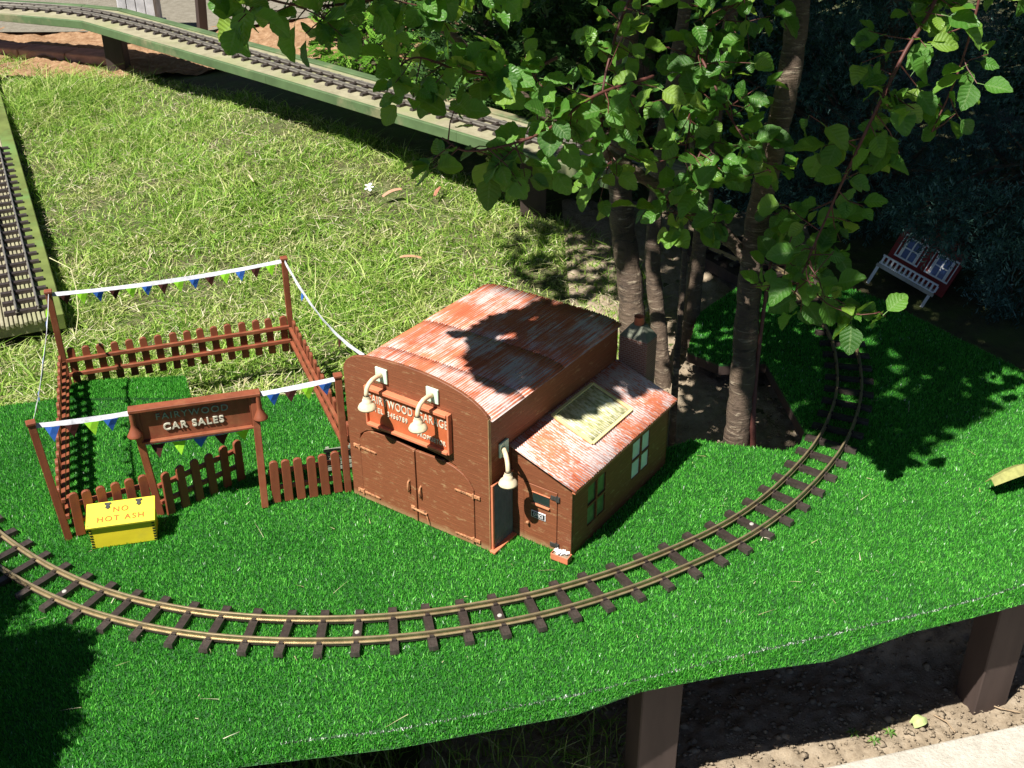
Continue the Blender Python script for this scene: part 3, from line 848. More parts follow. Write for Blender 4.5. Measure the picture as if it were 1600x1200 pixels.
# facade sign
sg = MB().box((0.0535, -0.0045, 0.1665), (0.2145, -0.0003, 0.2290)).build('sign_board', SIGNR, gar)
fr = 0.0055
MB().box((0.0530,-0.0115,0.2285),(0.2150,-0.0003,0.2285+fr)).box((0.0530,-0.0115,0.1620),(0.2150,-0.0003,0.1665)).box((0.0500,-0.0095,0.1622),(0.0530,-0.0003,0.2338)).box((0.2150,-0.0095,0.1622),(0.2185,-0.0003,0.2338)).build('sign_frame', SIGNF, sg, 0.0005)
FR = (R(90), 0, 0)
text('FAIRYWOOD  GARAGE', 0.0215, CREAMTXT, sg, (0.1345, -0.0050, 0.2115), FR, font_w=0.66, spacing=1.10, bold=0.0)
text('TEL  3456789', 0.0125, CREAMTXT, sg, (0.100, -0.0050, 0.1925), FR, font_w=0.85, spacing=1.15, bold=0.0001)
text('PROPRIETOR', 0.0110, CREAMTXT, sg, (0.181, -0.0050, 0.1765), FR, font_w=0.78, spacing=1.15, bold=0.0001)
# swan neck lamps
def lamp(parent, o, out, name='wall_lamp', pout=None):
    """o: plate centre on the wall; out: unit vector away from the wall (local)"""
    out = Vector(out); side = Vector((out.y, -out.x, 0)); up = Vector((0,0,1)); o = Vector(o)
    e_ = bpy.data.objects.new(name, None); COL.objects.link(e_); e_.parent = parent; e_.location = o; e_.empty_display_size = 0.01
    m_ = MB()
    a = 0.0115; b = 0.0125; th = 0.0035
    vs_ = []; arm_out = out; out = Vector(pout) if pout else out; side = Vector((out.y, -out.x, 0))
    for d in (0.0003, th):
        for i, j in ((-1,-1),(1,-1),(1,1),(-1,1)):
            vs_.append(side*(i*a) + up*(j*b) + out*d)
    m_.add(vs_, [(0,1,2,3),(7,6,5,4),(0,4,5,1),(1,5,6,2),(2,6,7,3),(3,7,4,0)]).build('plate', MINT, e_, 0.0004)
    out = arm_out
    pts = [out*0.002 + up*0.001, out*0.012 + up*0.0025, out*0.024 + up*0.0022, out*0.032 - up*0.001, out*0.0375 - up*0.0065, out*0.0395 - up*0.014, out*0.0398 - up*0.021]
    MB().tube(pts, [0.0042,0.0038,0.0037,0.0036,0.0036,0.0036,0.0036], 12).build('arm', CREAM, e_, smooth=True)
    br = [out*0.003 - up*0.010, out*0.010 - up*0.0105, out*0.017 - up*0.006, out*0.022 - up*0.000]
    MB().tube(br, 0.0013, 8).build('brace', CREAM, e_, smooth=True)
    c = out*0.0398 - up*0.021
    prof = [(0.0048,0.002),(0.0056,0.0),(0.0056,-0.0035),(0.0070,-0.0042),(0.0072,-0.0085),(0.0095,-0.0105),(0.0125,-0.0135),(0.0146,-0.0175),(0.0150,-0.0195),(0.0140,-0.0193),(0.0115,-0.0150),(0.006,-0.011),(0.0,-0.0105)]
    MB().lathe(prof, 24, tuple(c)).build('shade', CREAM, e_, smooth=True)
    return e_
lamp(gar, (0.0835, -0.0002, 0.2590), (0,-1,0)); lamp(gar, (0.1845, -0.0002, 0.2560), (0,-1,0))
# lean-to office
XE, YO, YB = 0.400, 0.060, 0.378
zl = lambda x: 0.1738 - (x - Wd)*0.341
MB().prism([(Wd+0.0003,0),(0.3112,0),(0.3112,0.1125),(0.3740,0.1125),(0.3740,0),(XE,0),(XE,zl(XE)-0.004),(Wd+0.0003,zl(Wd)-0.004)], YO, YO+0.005).build('office_front', WALL, gar, 0.0006)
od = MB().prism([(0.3118,0.0),(0.3734,0.0),(0.3734,0.0760),(0.3580,0.0760),(0.3580,0.0985),(0.3290,0.0985),(0.3290,0.0760),(0.3118,0.0760)][:2] + [(0.3734,0.1118),(0.3118,0.1118)], YO-0.0010, YO+0.004).build('office_door', DOORM, gar, 0.0005)
MB().box((0.3285,YO-0.0016,0.0795),(0.3600,YO-0.00115,0.0985)).build('pane', GLASSD, od)
MB().box((0.3275,YO-0.0050,0.0770),(0.3610,YO-0.0011,0.0795)).box((0.3275,YO-0.0026,0.0985),(0.3610,YO-0.0011,0.1000)).build('window_sill', SIGNF, od, 0.0003)
pl_ = MB().box((0.3265,YO-0.0026,0.0515),(0.3535,YO-0.0011,0.0640)).build('office_plate', WHITE, od, 0.0002)
MB().box((0.3280,YO-0.0031,0.0530),(0.3520,YO-0.0027,0.0625)).build('black_panel', BLACK, pl_)
text('OFFICE', 0.0088, WHITE, pl_, (0.3400, YO-0.0033, 0.0577), FR, font_w=0.62, spacing=1.1, ext=0.0001, bold=0.0002)
MB().lathe([(0.0,0.006),(0.0022,0.0052),(0.0030,0.003),(0.0022,0.0012),(0.0010,0.0),(0.0010,-0.002)], 12).build('knob', RUST, od, smooth=True).matrix_local = Matrix.Translation((0.3210, YO-0.002, 0.038)) @ Matrix.Rotation(R(90), 4, 'X')
for z in (0.1020, 0.0120):
    MB().box((0.3625,YO-0.0028,z-0.0034),(0.3725,YO-0.0011,z+0.0034)).box((0.3742,YO-0.0028,z-0.0044),(0.3785,YO-0.0004,z+0.0044)).tube([(0.3736,YO-0.0022,z-0.006),(0.3736,YO-0.0022,z+0.006)], 0.0013, 8).build('hinge', IRON, od)
# office side wall with two window openings
W1 = (0.108, 0.163, 0.030, 0.106); W2 = (0.251, 0.310, 0.038, 0.110)
ys_ = [YO+0.0052, W1[0], W1[1], W2[0], W2[1], YB]
zt = zl(XE) - 0.004
m_ = MB()
for a, b in ((ys_[0],ys_[1]),(ys_[2],ys_[3]),(ys_[4],ys_[5])):
    m_.box((XE-0.005, a, 0), (XE, b, zt))
for wv in (W1, W2):
    m_.box((XE-0.005, wv[0], 0), (XE, wv[1], wv[2])); m_.box((XE-0.005, wv[0], wv[3]), (XE, wv[1], zt))
m_.build('office_side_wall', WALLS, gar)
MB().prism([(Wd+0.0003,0),(XE,0),(XE,zl(XE)-0.004),(Wd+0.0003,zl(Wd)-0.004)], YB-0.005, YB-0.0002).build('office_back_wall', WALLS, gar)
for wv, pm in ((W1, PANE1), (W2, PANE2)):
    yc, zc_ = (wv[0]+wv[1])/2, (wv[2]+wv[3])/2
    fr_ = MB().box((XE-0.004, yc-0.0018, wv[2]), (XE+0.0008, yc+0.0018, wv[3])).box((XE-0.004, wv[0], zc_-0.0018), (XE+0.0006, wv[1], zc_+0.0018)).build('window', WALLS, gar)
    for y0, y1 in ((wv[0], yc-0.0018), (yc+0.0018, wv[1])):
        for z0, z1 in ((wv[2], zc_-0.0018), (zc_+0.0018, wv[3])):
            MB().box((XE-0.0030, y0, z0), (XE-0.0020, y1, z1)).build('pane', pm, fr_)
# lean-to tin: corrugations run down the slope
def lean_sheet(x0, x1, y0, y1, amp, dz, mat, name, ncr):
    v = []; f = []; K = ncr*6
    for j in range(3):
        x = x0 + (x1-x0)*j/2
        for i in range(K+1):
            y = y0 + (y1-y0)*i/K
            v.append((x + (RNG.normal(0,0.0005) if j == 2 else 0), y, zl(x) + dz + amp*math.sin(2*math.pi*i/6.0)))
    for j in range(2):
        for i in range(K):
            a = j*(K+1)+i
            f.append((a, a+K+1, a+K+2, a+1))
    o = MB().add(v, f).build(name, mat, gar, smooth=True)
    s_ = o.modifiers.new('thickness', 'SOLIDIFY'); s_.thickness = 0.0007
    return o
lean_sheet(Wd+0.0004, 0.4095, 0.0515, 0.389, 0.0010, 0.0008, LEANM, 'lean_to_roof_sheet', 62)
sk = lean_sheet(0.296, 0.370, 0.170, 0.286, 0.0008, 0.0026, SKYL, 'skylight', 22)
m_ = MB()
for a, b in (((0.2955,0.165),(0.3725,0.165)),((0.3725,0.165),(0.3725,0.291)),((0.3725,0.291),(0.2955,0.291)),((0.2955,0.291),(0.2955,0.165))):
    m_.beam((a[0],a[1],zl(a[0])+0.0034), (b[0],b[1],zl(b[0])+0.0034), 0.0055, 0.0022)
m_.build('skylight_frame', SKYLF, sk)
MB().beam((0.4055,0.055,zl(0.4055)-0.0055),(0.4055,0.385,zl(0.4055)-0.0055),0.006,0.004).build('eaves_board', SIGNF, gar, 0.0004)
# side sheet and sill between the front wall and the office
m_ = MB(); v = []; f = []
K = 60
for z in (0.004, 0.1235):
    for i in range(K+1):
        y = 0.0070 + 0.052*i/K
        v.append((Wd + 0.0030 + 0.0007*math.sin(2*math.pi*i/5.0), y, z))
f = [(i, i+1, i+K+2, i+K+1) for i in range(K)]
MB().add(v, f).build('sliding_side_door', SLATE, gar)
MB().box((Wd+0.0009,0.0020,0.1235),(Wd+0.0050,0.0595,0.1262)).box((Wd+0.0009,0.0022,0.004),(Wd+0.0048,0.0066,0.1234)).build('side_door_frame', SIGNF, gar, 0.0004)
MB().box((Wd+0.0009,-0.0030,0.0),(Wd+0.0115,0.0592,0.0045)).build('sill_plank', SIGNF, gar, 0.0006)
# lamp on the side wall, over the office door
lamp(gar, (Wd+0.0002, 0.0370, 0.1770), (0.72,-0.69,0), pout=(1,0,0))
# chimney
ch = MB().box((0.2890,0.3895,0.0),(0.3440,0.4260,0.222)).build('chimney', BRICK, gar, 0.0008)
MB().add([(0.2890,0.3895,0.2222),(0.3440,0.3895,0.2222),(0.3440,0.4260,0.2222),(0.2890,0.4260,0.2222),(0.3050,0.400,0.244),(0.3280,0.400,0.244),(0.3280,0.4155,0.244),(0.3050,0.4155,0.244)],
         [(0,3,2,1),(4,5,6,7),(0,1,5,4),(1,2,6,5),(2,3,7,6),(3,0,4,7)]).build('flaunching', m_simple('mortar', (0.15,0.16,0.12), 0.85, 0.3, 60), ch)
MB().lathe([(0.0085,0),(0.0090,0.004),(0.0080,0.010),(0.0085,0.0125),(0.0092,0.014),(0.0070,0.0142),(0.0066,0.006)], 16, (0.3165,0.4078,0.2442)).build('chimney_pot', TERRA, ch, smooth=True)

# ---------------------------------------------------------------- flower trough by the office
ft = empty('flower_trough', tuple(Vector((GX, GY, 0)) + Matrix.Rotation(GA, 3, 'Z') @ Vector((0.392, 0.0445, 0.003))), GA + 0.05)
tag(ft, 'tiny terracotta trough of white flowers at the office corner', 'flower trough')
MB().box((-0.0155,-0.0075,0),(0.0155,-0.0062,0.0115)).box((-0.0155,0.0062,0),(0.0155,0.0075,0.0115)).box((-0.0155,-0.0061,0),(-0.0142,0.0061,0.0115)).box((0.0142,-0.0061,0),(0.0155,0.0061,0.0115)).build('trough', SIGNF, ft, 0.0004)
MB().box((-0.0141,-0.0061,0.001),(0.0141,0.0061,0.0085)).build('soil', SOIL, ft)
for i in range(15):
    c = (RNG.uniform(-0.0125,0.0125), RNG.uniform(-0.0055,0.0055), 0.0105 + RNG.uniform(0,0.0045))
    m_ = MB()
    for k in range(5):
        a = k*1.2566 + i; r_ = 0.0034
        m_.add([(0,0,0), (r_*math.cos(a-0.45), r_*math.sin(a-0.45), 0.0012), (1.25*r_*math.cos(a), 1.25*r_*math.sin(a), 0.0006), (r_*math.cos(a+0.45), r_*math.sin(a+0.45), 0.0012)], [(0,1,2,3)])
    m_.lathe([(0.0009,0.0),(0.0006,0.0012),(0,0.0014)], 6).tube([(0,0,0),(0,0,-0.006)], 0.0004, 4)
    o = m_.build('flower', WHITE, ft); o.location = c; o.rotation_euler = (RNG.normal(0,0.4), RNG.normal(0,0.4), 0)

# ---------------------------------------------------------------- picket fences
PH = 0.082
def picket_mesh(h=PH, wd=0.0145, th=0.0055):
    pts = [(-wd/2,0),(wd/2,0),(wd/2,h-wd*0.42)]
    for k in range(1, 6):
        a = math.pi*k/6
        pts.append((wd/2*math.cos(a), h-wd*0.42 + wd*0.42*math.sin(a)))
    pts.append((-wd/2, h-wd*0.42))
    return MB().prism(pts, -th/2, th/2)
PM = picket_mesh().mesh('picket', FENCE)
def fence(name, label, a, b, npk, inner, group=None, cat='fence', rails=(0.026, 0.058), posts=(), z0=0.002, tiltz=0.0):
    """a,b: ends on the ground; inner: +1/-1 side of the line on which the rails sit"""
    a = Vector((a[0], a[1], z0)); b = Vector((b[0], b[1], z0)); d = b - a
    root = empty(name, a, math.atan2(d.y, d.x))
    tag(root, label, cat, group)
    L_ = d.length
    for z in rails:
        MB().beam((0.002, inner*0.0062, z), (L_-0.002, inner*0.0062, z), 0.0066, 0.0075).build('rail', FENCE, root, 0.0006)
    for i in range(npk):
        o = link('picket', PM, root, 0.0007)
        o.location = (L_*(i+0.5)/npk if npk > 1 else 0, 0, RNG.normal(0,0.0006)); o.rotation_euler = (RNG.normal(0,0.008), RNG.normal(0,0.014), 0)
    inv = root.matrix_basis.inverted() if False else (Matrix.Translation(a) @ Matrix.Rotation(math.atan2(d.y, d.x), 4, 'Z')).inverted()
    for (p0, p1) in posts:
        q0, q1 = inv @ Vector(p0), inv @ Vector(p1)
        MB().beam(q0, q1, 0.0115, 0.0115, up=(0,1,0)).build('post', FENCE, root, 0.0006)
        MB().beam(q1 - Vector((0,0,0.0005)), q1 + Vector((0,0,0.004)), 0.0145, 0.0145, up=(0,1,0)).build('post_cap', FENCE, root, 0.0008)
    return root
P_FL0, P_FL1 = (-0.7201,1.4838,0.001), (-0.735,1.483,0.220)
P_S10, P_S11 = (-0.5883,1.5509,0.001), (-0.601,1.545,0.205)
P_S20, P_S21 = (-0.4175,1.5690,0.001), (-0.4185,1.5960,0.205)
P_FR0, P_FR1 = (-0.2830,1.6150,0.001), (-0.2835,1.6180,0.225)
P_RR0, P_RR1 = (-0.4631,2.1320,0.0), (-0.4600,2.1260,0.213)
P_RL0, P_RL1 = (-0.8866,1.9830,0.0), (-0.8820,1.9720,0.213)
G_F = 'brown picket fence panels round the car sales plot'
fence('picket_fence', 'long back picket fence panel along the lawn, with a tall post at each end', (-0.883,1.982), (-0.463,2.127), 16, -1, G_F, posts=((P_RL0,P_RL1),(P_RR0,P_RR1)), z0=0.004)
fence('picket_fence', 'brown picket fence panel down the left side of the plot, seen end on', (-0.7290,1.500), (-0.8870,1.970), 18, -1, G_F)
fence('picket_fence', 'brown picket fence panel between the lawn and the garage on the right side', (-0.455,2.118), (-0.284,1.690), 15, -1, G_F, z0=0.003)
fence('picket_fence', 'short front picket fence panel behind the yellow box, with a leaning tall post', (-0.712,1.486), (-0.594,1.547), 6, 1, G_F, posts=((P_FL0,P_FL1),))
fence('picket_fence', 'short front picket fence panel between the sign and the garage doors', (-0.4095,1.577), (-0.2885,1.612), 6, 1, G_F, posts=((P_FR0,P_FR1),))
fence('picket_gate', 'small picket gate swung open into the plot beneath the car sales sign', (-0.5795,1.5385), (-0.4640,1.6580), 6, 1, None, 'gate')

# ---------------------------------------------------------------- car sales sign
sx = Vector((P_S21[0]-P_S11[0], P_S21[1]-P_S11[1], 0)); SL_ = sx.length; sa = math.atan2(sx.y, sx.x)
sgn = empty('sales_sign', (P_S11[0], P_S11[1], 0.0), sa)
tag(sgn, 'brown hooded CAR SALES sign board on two posts over the plot entrance', 'sign')
inv = (Matrix.Translation((P_S11[0], P_S11[1], 0)) @ Matrix.Rotation(sa, 4, 'Z')).inverted()
for p0, p1 in ((P_S10,P_S11),(P_S20,P_S21)):
    MB().beam(inv @ Vector(p0), inv @ Vector(p1), 0.0115, 0.0115, up=(0,1,0)).build('post', FENCE, sgn, 0.0006)
ZT = 0.2055
bd = MB().box((0.007,-0.0015,0.1500),(SL_-0.007,0.0025,ZT)).build('board', FENCE, sgn)
MB().box((-0.006,-0.0120,ZT),(SL_+0.010,0.0065,ZT+0.0055)).build('hood', FENCE, sgn, 0.0007)
MB().box((0.0062,-0.0095,0.1455),(SL_-0.0062,0.0028,0.1495)).build('ledge', FENCE, sgn, 0.0006)
MB().box((0.0062,-0.0065,0.1496),(0.0095,-0.0016,ZT-0.0003)).box((SL_-0.0095,-0.0065,0.1496),(SL_-0.0062,-0.0016,ZT-0.0003)).build('side_strip', FENCE, sgn)
text('FAIRYWOOD', 0.0165, GREYTXT, bd, (SL_*0.475, -0.0026, 0.1890), FR, spacing=1.22, ext=0.0009)
text('CAR SALES', 0.0172, CREAMTXT, bd, (SL_*0.475, -0.0030, 0.1690), FR, spacing=1.18, ext=0.0013, bold=0.0004)
for xx in (-0.0015, SL_+0.0060):
    MB().lathe([(0.0040,0.0),(0.0040,-0.020),(0.0044,-0.0245),(0.0062,-0.0285),(0.0095,-0.0355),(0.0122,-0.0400),(0.0122,-0.0412),(0.0105,-0.0400),(0.004,-0.030),(0.0,-0.029)], 20, (xx,-0.0090,ZT-0.0003)).build('horn', FENCE, sgn, smooth=True)

# ---------------------------------------------------------------- bunting
def bunting(label, p, q, sag, flags, wd=0.0085, tw=0.8, start=0.06, size=0.0185, nseg=28, drop=0.0, sway=0.0):
    p = Vector(p); q = Vector(q); d = q - p
    root = empty('bunting', p)
    tag(root, label, 'bunting', 'strings of bunting round the car sales plot')
    side = Vector((d.y, -d.x, 0)).normalized()
    def at_(t): return d*t - Vector((0,0,4*sag*t*(1-t))) + side*(sway*math.sin(t*7.1))
    v = []; f = []
    for i in range(nseg+1):
        t = i/nseg
        c = at_(t); a = tw + 0.25*math.sin(t*9.0)
        n_ = side*math.sin(a) + Vector((0,0,-1))*math.cos(a)
        up = -n_
        v += [c + up*wd*0.5, c - up*wd*0.5 + side*0.0006*math.sin(t*40)]
    f = [(2*i, 2*i+1, 2*i+3, 2*i+2) for i in range(nseg)]
    o = MB().add(v, f).build('tape', TAPE, root)
    s_ = o.modifiers.new('thickness', 'SOLIDIFY'); s_.thickness = 0.0007
    n_ = len(flags)
    for k, col in enumerate(flags):
        t = start + (1-2*start)*(k+0.5)/n_
        c = at_(t); dd = (at_(min(1,t+0.01)) - at_(max(0,t-0.01))).normalized()
        hw = size*0.5; h = size*RNG.uniform(0.95, 1.12)
        lean = side*RNG.normal(0.10, 0.18)*h; low = (side*math.sin(tw) + Vector((0,0,-1))*math.cos(tw))*wd*0.46 + side*0.0006
        b0 = c - dd*hw + low; b1 = c + dd*hw + low; tip = c + low - Vector((0,0,h)) + lean + dd*RNG.normal(0,0.0012)
        m1 = (b0+tip)/2 + side*0.0012; m2 = (b1+tip)/2 - side*0.0012; bm = (b0+b1)/2 + side*0.001
        ob = MB().add([b0, bm, b1, m2, tip, m1], [(0,1,5),(1,3,5),(1,2,3),(5,3,4)]).build('flag', {'b':F_BLUE,'g':F_LIME,'m':F_BROWN}[col], root)
        s2 = ob.modifiers.new('thickness', 'SOLIDIFY'); s2.thickness = 0.0005
    return root
def up(p, dz): return (p[0], p[1], p[2]+dz)
bunting('white bunting tape from the leaning front post to the car sales sign, with four flags', up(P_FL1,-0.004), (P_S11[0]-0.004,P_S11[1]-0.004,0.203), 0.002, 'bmgb', start=0.10, size=0.022)
bunting('short bunting hanging under the car sales sign board', (P_S11[0]+0.008,P_S11[1]+0.004,0.143), (P_S21[0]-0.006,P_S21[1],0.145), 0.003, 'mgbmg', start=0.02, size=0.022)
bunting('white bunting tape from the car sales sign to the post beside the garage', (P_S21[0]+0.010,P_S21[1],0.205), up(P_FR1,-0.004), 0.001, 'bmgb', start=0.06, size=0.021)
bunting('long bunting with fourteen flags strung over the back fence', up(P_RL1,-0.005), up(P_RR1,-0.004), 0.008, 'mgbmgbmgbmgbmg'[:14], start=0.03, size=0.0200)
bunting('bunting tape running down the left side from back post to leaning front post', up(P_RL1,-0.003), up(P_FL1,-0.004), 0.020, 'gbmgbmgbmg', tw=0.15, size=0.016, wd=0.006)
gcorner = tuple(Vector((GX,GY,0)) + Matrix.Rotation(GA,3,'Z') @ Vector((0.020,0.030,0.262)))
bunting('slack bunting tape hanging from the back post to the garage roof', up(P_RR1,-0.003), gcorner, 0.030, 'bgm', tw=0.1, start=0.15, size=0.015, wd=0.006)

# ---------------------------------------------------------------- ash box
ab = empty('ash_box', (-0.672, 1.4545, 0.002), math.atan2(0.0226, 0.0974))
tag(ab, 'yellow wooden box with sloping lid lettered NO HOT ASH before the fence', 'box')
BW, BD = 0.100, 0.046
MB().box((0,0,0),(BW,0.004,0.0405)).build('front', YELLOW, ab, 0.0004)
MB().box((0,BD-0.004,0),(BW,BD,0.0525)).build('back', YELLOW, ab, 0.0004)
for x0 in (0.0003, BW-0.0043):
    MB().prism([(0.0042,0.0),(BD-0.0042,0.0),(BD-0.0042,0.0520),(0.0042,0.0412)], x0, x0+0.004, 'x').build('side', YELLOW, ab, 0.0003)
MB().box((0.0045,0.0045,0.0),(BW-0.0045,BD-0.0045,0.003)).build('bottom', YELLOW, ab)
for k in range(7):
    z = 0.004 + k*0.0052
    for x in (0.0020, BW-0.0020):
        MB().box((x-0.0021,-0.0007,z-0.0011),(x+0.0021,0.0010,z+0.0011)).build('dovetail', BLACK, ab)
# lid
sl = math.atan2(0.012, 0.046)
lid = MB().box((-0.003,-0.0045,0),(BW+0.003,BD+0.001,0.0042)).build('lid', YELLID, ab, 0.0005)
lid.location = (0,0,0.0412); lid.rotation_euler = (sl,0,0)
text('NO', 0.0150, REDTXT, lid, (BW*0.50, 0.0275, 0.0045), (0,0,0), ext=0.0004, spacing=1.25, font_w=0.95)
text('HOT ASH', 0.0150, REDTXT, lid, (BW*0.50, 0.0095, 0.0045), (0,0,0), ext=0.0004, spacing=1.28, font_w=0.95)
for x in (0.030, 0.078):
    MB().prism([(x-0.0052,BD-0.0025),(x+0.0052,BD-0.0025),(x+0.0052,BD-0.0055),(x+0.0022,BD-0.0075),(x+0.0040,BD-0.0125),(x,BD-0.0160),(x-0.0040,BD-0.0125),(x-0.0022,BD-0.0075),(x-0.0052,BD-0.0055)], 0.0043, 0.0056, 'z').build('hinge', IRON, lid)
for x in (0.000, BW-0.000):
    for y in (0.000, 0.018, 0.036):
        MB().lathe([(0.0009,0.0),(0.0009,0.0004),(0,0.0005)], 8, (x,y,0.0042)).build('nail', IRON, lid)

# grey slatted pallet leaning inside the plot beside the garage
pal = empty('small_pallet', (-0.300, 1.672, 0.004), 0.30)
tag(pal, 'small weathered grey slatted pallet behind the last front picket', 'pallet')
GREYW = m_simple('weathered_grey_wood', (0.24,0.26,0.20), 0.8, 0.3, 40, 0.2, 0.3, dirt=(0.05,0.055,0.04), dirt_amt=0.8)
for k in range(5):
    MB().box((-0.028,-0.002,0.004+k*0.0085),(0.028,0.002,0.0100+k*0.0085)).build('slat', GREYW, pal, 0.0003)
for x in (-0.024, 0.018):
    MB().box((x,0.0021,0.0),(x+0.006,0.008,0.046)).build('bearer', GREYW, pal, 0.0003)
pal.rotation_euler = (R(-14),0,0.30)

# ---------------------------------------------------------------- lawn grass
LAWN = [(-1.75,1.55),(-1.10,1.83),(-0.9,1.945),(-0.62,2.015),(-0.6,1.945),(-0.03,1.965),(0.10,1.93),(0.26,2.10),(0.33,2.35),(0.36,2.55),(0.28,2.75),(0.06,2.97),(-0.19,3.22),(-0.67,3.70),(-1.22,4.22),(-1.56,4.46),(-2.6,4.70),(-3.0,4.4),(-2.2,2.6)]
lb0 = e0; LB = [tuple((e0 + pl*0.0 + dl*0.004)[:2]), tuple((e0 + pl*0.31 + dl*0.004)[:2]), tuple((e0 + pl*0.31 - dl*2.3)[:2]), tuple((e0 - dl*2.3)[:2])]
def lawn_pts(nwant):
    out = []; tot = 0
    while tot < nwant:
        Q = np.stack([RNG.uniform(-2.4, 0.36, 120000), RNG.uniform(1.6, 4.72, 120000)], -1)
        keep = in_poly(Q, LAWN) & ~in_poly(Q, LB)
        keep &= (np.abs(Q[:,0]) < 0.46*(0.8688*Q[:,1]+0.6) + 0.1)
        dens = np.clip(2.2/(np.hypot(Q[:,1], 1.0)), 0.2, 1)**1.5
        cl = np.array([mnoise.noise((x*14, y*14, 0.3)) for x, y in Q[::1]]) if False else np.sin(Q[:,0]*31+np.sin(Q[:,1]*17)*2)*np.sin(Q[:,1]*29+np.sin(Q[:,0]*13)*2)
        keep &= RNG.uniform(0,1,len(Q)) < dens*(0.62 + 0.38*cl)
        out.append(Q[keep]); tot += keep.sum()
    return np.concatenate(out)[:nwant]
Q = lawn_pts(150000)
tall = 1 + 0.9*np.exp(-(((Q[:,0]+1.62)/0.35)**2 + ((Q[:,1]-4.0)/0.35)**2))
clump = 0.75 + 0.35*np.sin(Q[:,0]*7.3+1)*np.sin(Q[:,1]*6.1+2) + 0.15*np.sin(Q[:,0]*23)*np.sin(Q[:,1]*19)
hh = np.clip(RNG.gamma(3.2, 0.0085, len(Q)), 0.010, 0.10)*tall*clump
nearfence = (Q[:,1] < 2.25) & (Q[:,0] > -0.95) & (Q[:,0] < -0.2)
hh = np.where(nearfence, np.minimum(hh, 0.055), hh)
P3 = np.stack([Q[:,0], Q[:,1], zg(Q[:,0], Q[:,1])-0.004], -1)
nr = np.tile([0,0,1.0], (len(P3),1))
g = blades(P3, nr, hh, RNG.uniform(0.0020, 0.0046, len(P3)), 1.0, 'lawn_grass', GRASS, segs=2, curl=0.35)
tag(g, 'rough sunlit lawn grass with straw coloured patches', 'grass', kind='stuff')
# dead flat clippings on the lawn
Q = lawn_pts(9000)
P3 = np.stack([Q[:,0], Q[:,1], zg(Q[:,0], Q[:,1])+0.014], -1)
STRAW = m_blade('dry_straw', [(0,(0.40,0.34,0.17)),(0.6,(0.58,0.52,0.32)),(1,(0.74,0.69,0.52))], rough=0.6, trans=0.15, tcol=(0.5,0.4,0.2))
g2 = blades(P3, np.tile([0,0,0.25],(len(P3),1)), RNG.uniform(0.010,0.038,len(P3)), RNG.uniform(0.0012,0.0030,len(P3)), 1.2, 'dry_clippings', STRAW, segs=2)
tag(g2, 'dry straw clippings lying on the lawn', 'straw', kind='stuff')
# shaded grass below the table at the front
Q = np.stack([RNG.uniform(-0.45, 0.17, 2600), RNG.uniform(1.0, 1.5, 2600)], -1)
P3 = np.stack([Q[:,0], Q[:,1], zg(Q[:,0], Q[:,1])], -1)
g3 = blades(P3, np.tile([0,0,1.0],(len(P3),1)), RNG.uniform(0.03,0.10,len(P3)), RNG.uniform(0.002,0.0038,len(P3)), 0.8, 'shaded_grass', GRASS, segs=2, curl=0.3)
tag(g3, 'long dark grass growing in the shade under the turf table', 'grass', kind='stuff')

# ---------------------------------------------------------------- the multi-stemmed tree
def leaf_template(segs, seed, petiole=0.22):
    r_ = np.random.default_rng(seed)
    v = []; f = []
    bend = r_.uniform(-0.35, 0.10); tw = r_.uniform(-0.25, 0.25); fold = r_.uniform(0.15, 0.5)
    for i in range(segs+1):
        t = i/segs
        y = petiole + (1-petiole)*t
        w_ = 0.31*math.sin(math.pi*min(1, 0.03+t**0.80*0.967))**0.85
        if 0 < i < segs: w_ *= r_.uniform(0.955, 1.045)
        zc = bend*t*t
        wav = r_.normal(0, 0.020, 2)
        a = tw*t
        v += [(-w_*math.cos(a), y + (0.02 if i % 2 else -0.01), zc + w_*fold + wav[0] - w_*math.sin(a)),
              (0, y, zc), (w_*math.cos(a), y + (0.02 if i % 2 else -0.01), zc + w_*fold + wav[1] + w_*math.sin(a))]
    for i in range(segs):
        a = 3*i
        f += [(a, a+1, a+4, a+3), (a+1, a+2, a+5, a+4)]
    b = len(v)
    ac = [1.0, 0.0, 1.0]*(segs+1) + [0.0]*4; al = [i/segs for i in range(segs+1) for _ in range(3)] + [0.0]*4
    v += [(-0.013,0,0.02),(0.013,0,0.02),(0.008,petiole+0.03,0.004),(-0.008,petiole+0.03,0.004)]
    f.append((b, b+1, b+2, b+3))
    return np.array(v), np.array(f), np.array(ac), np.array(al)
LEAFT = [leaf_template(10, s) for s in range(8)]
LEAFL = [leaf_template(3, s+20) for s in range(5)]
def leaf_basis(d, up_):
    y = d/np.linalg.norm(d); x = np.cross(y, up_); nx = np.linalg.norm(x)
    x = x/nx if nx > 1e-5 else np.array([1.0,0,0])
    return np.stack([x, y, np.cross(x, y)], 1)
tree = empty('plum_tree', (0.42, 1.83, -0.12))
tag(tree, 'multi-stemmed plum tree with banded bark growing through the turf table', 'tree')
TO = np.array([0.42, 1.83, -0.12])
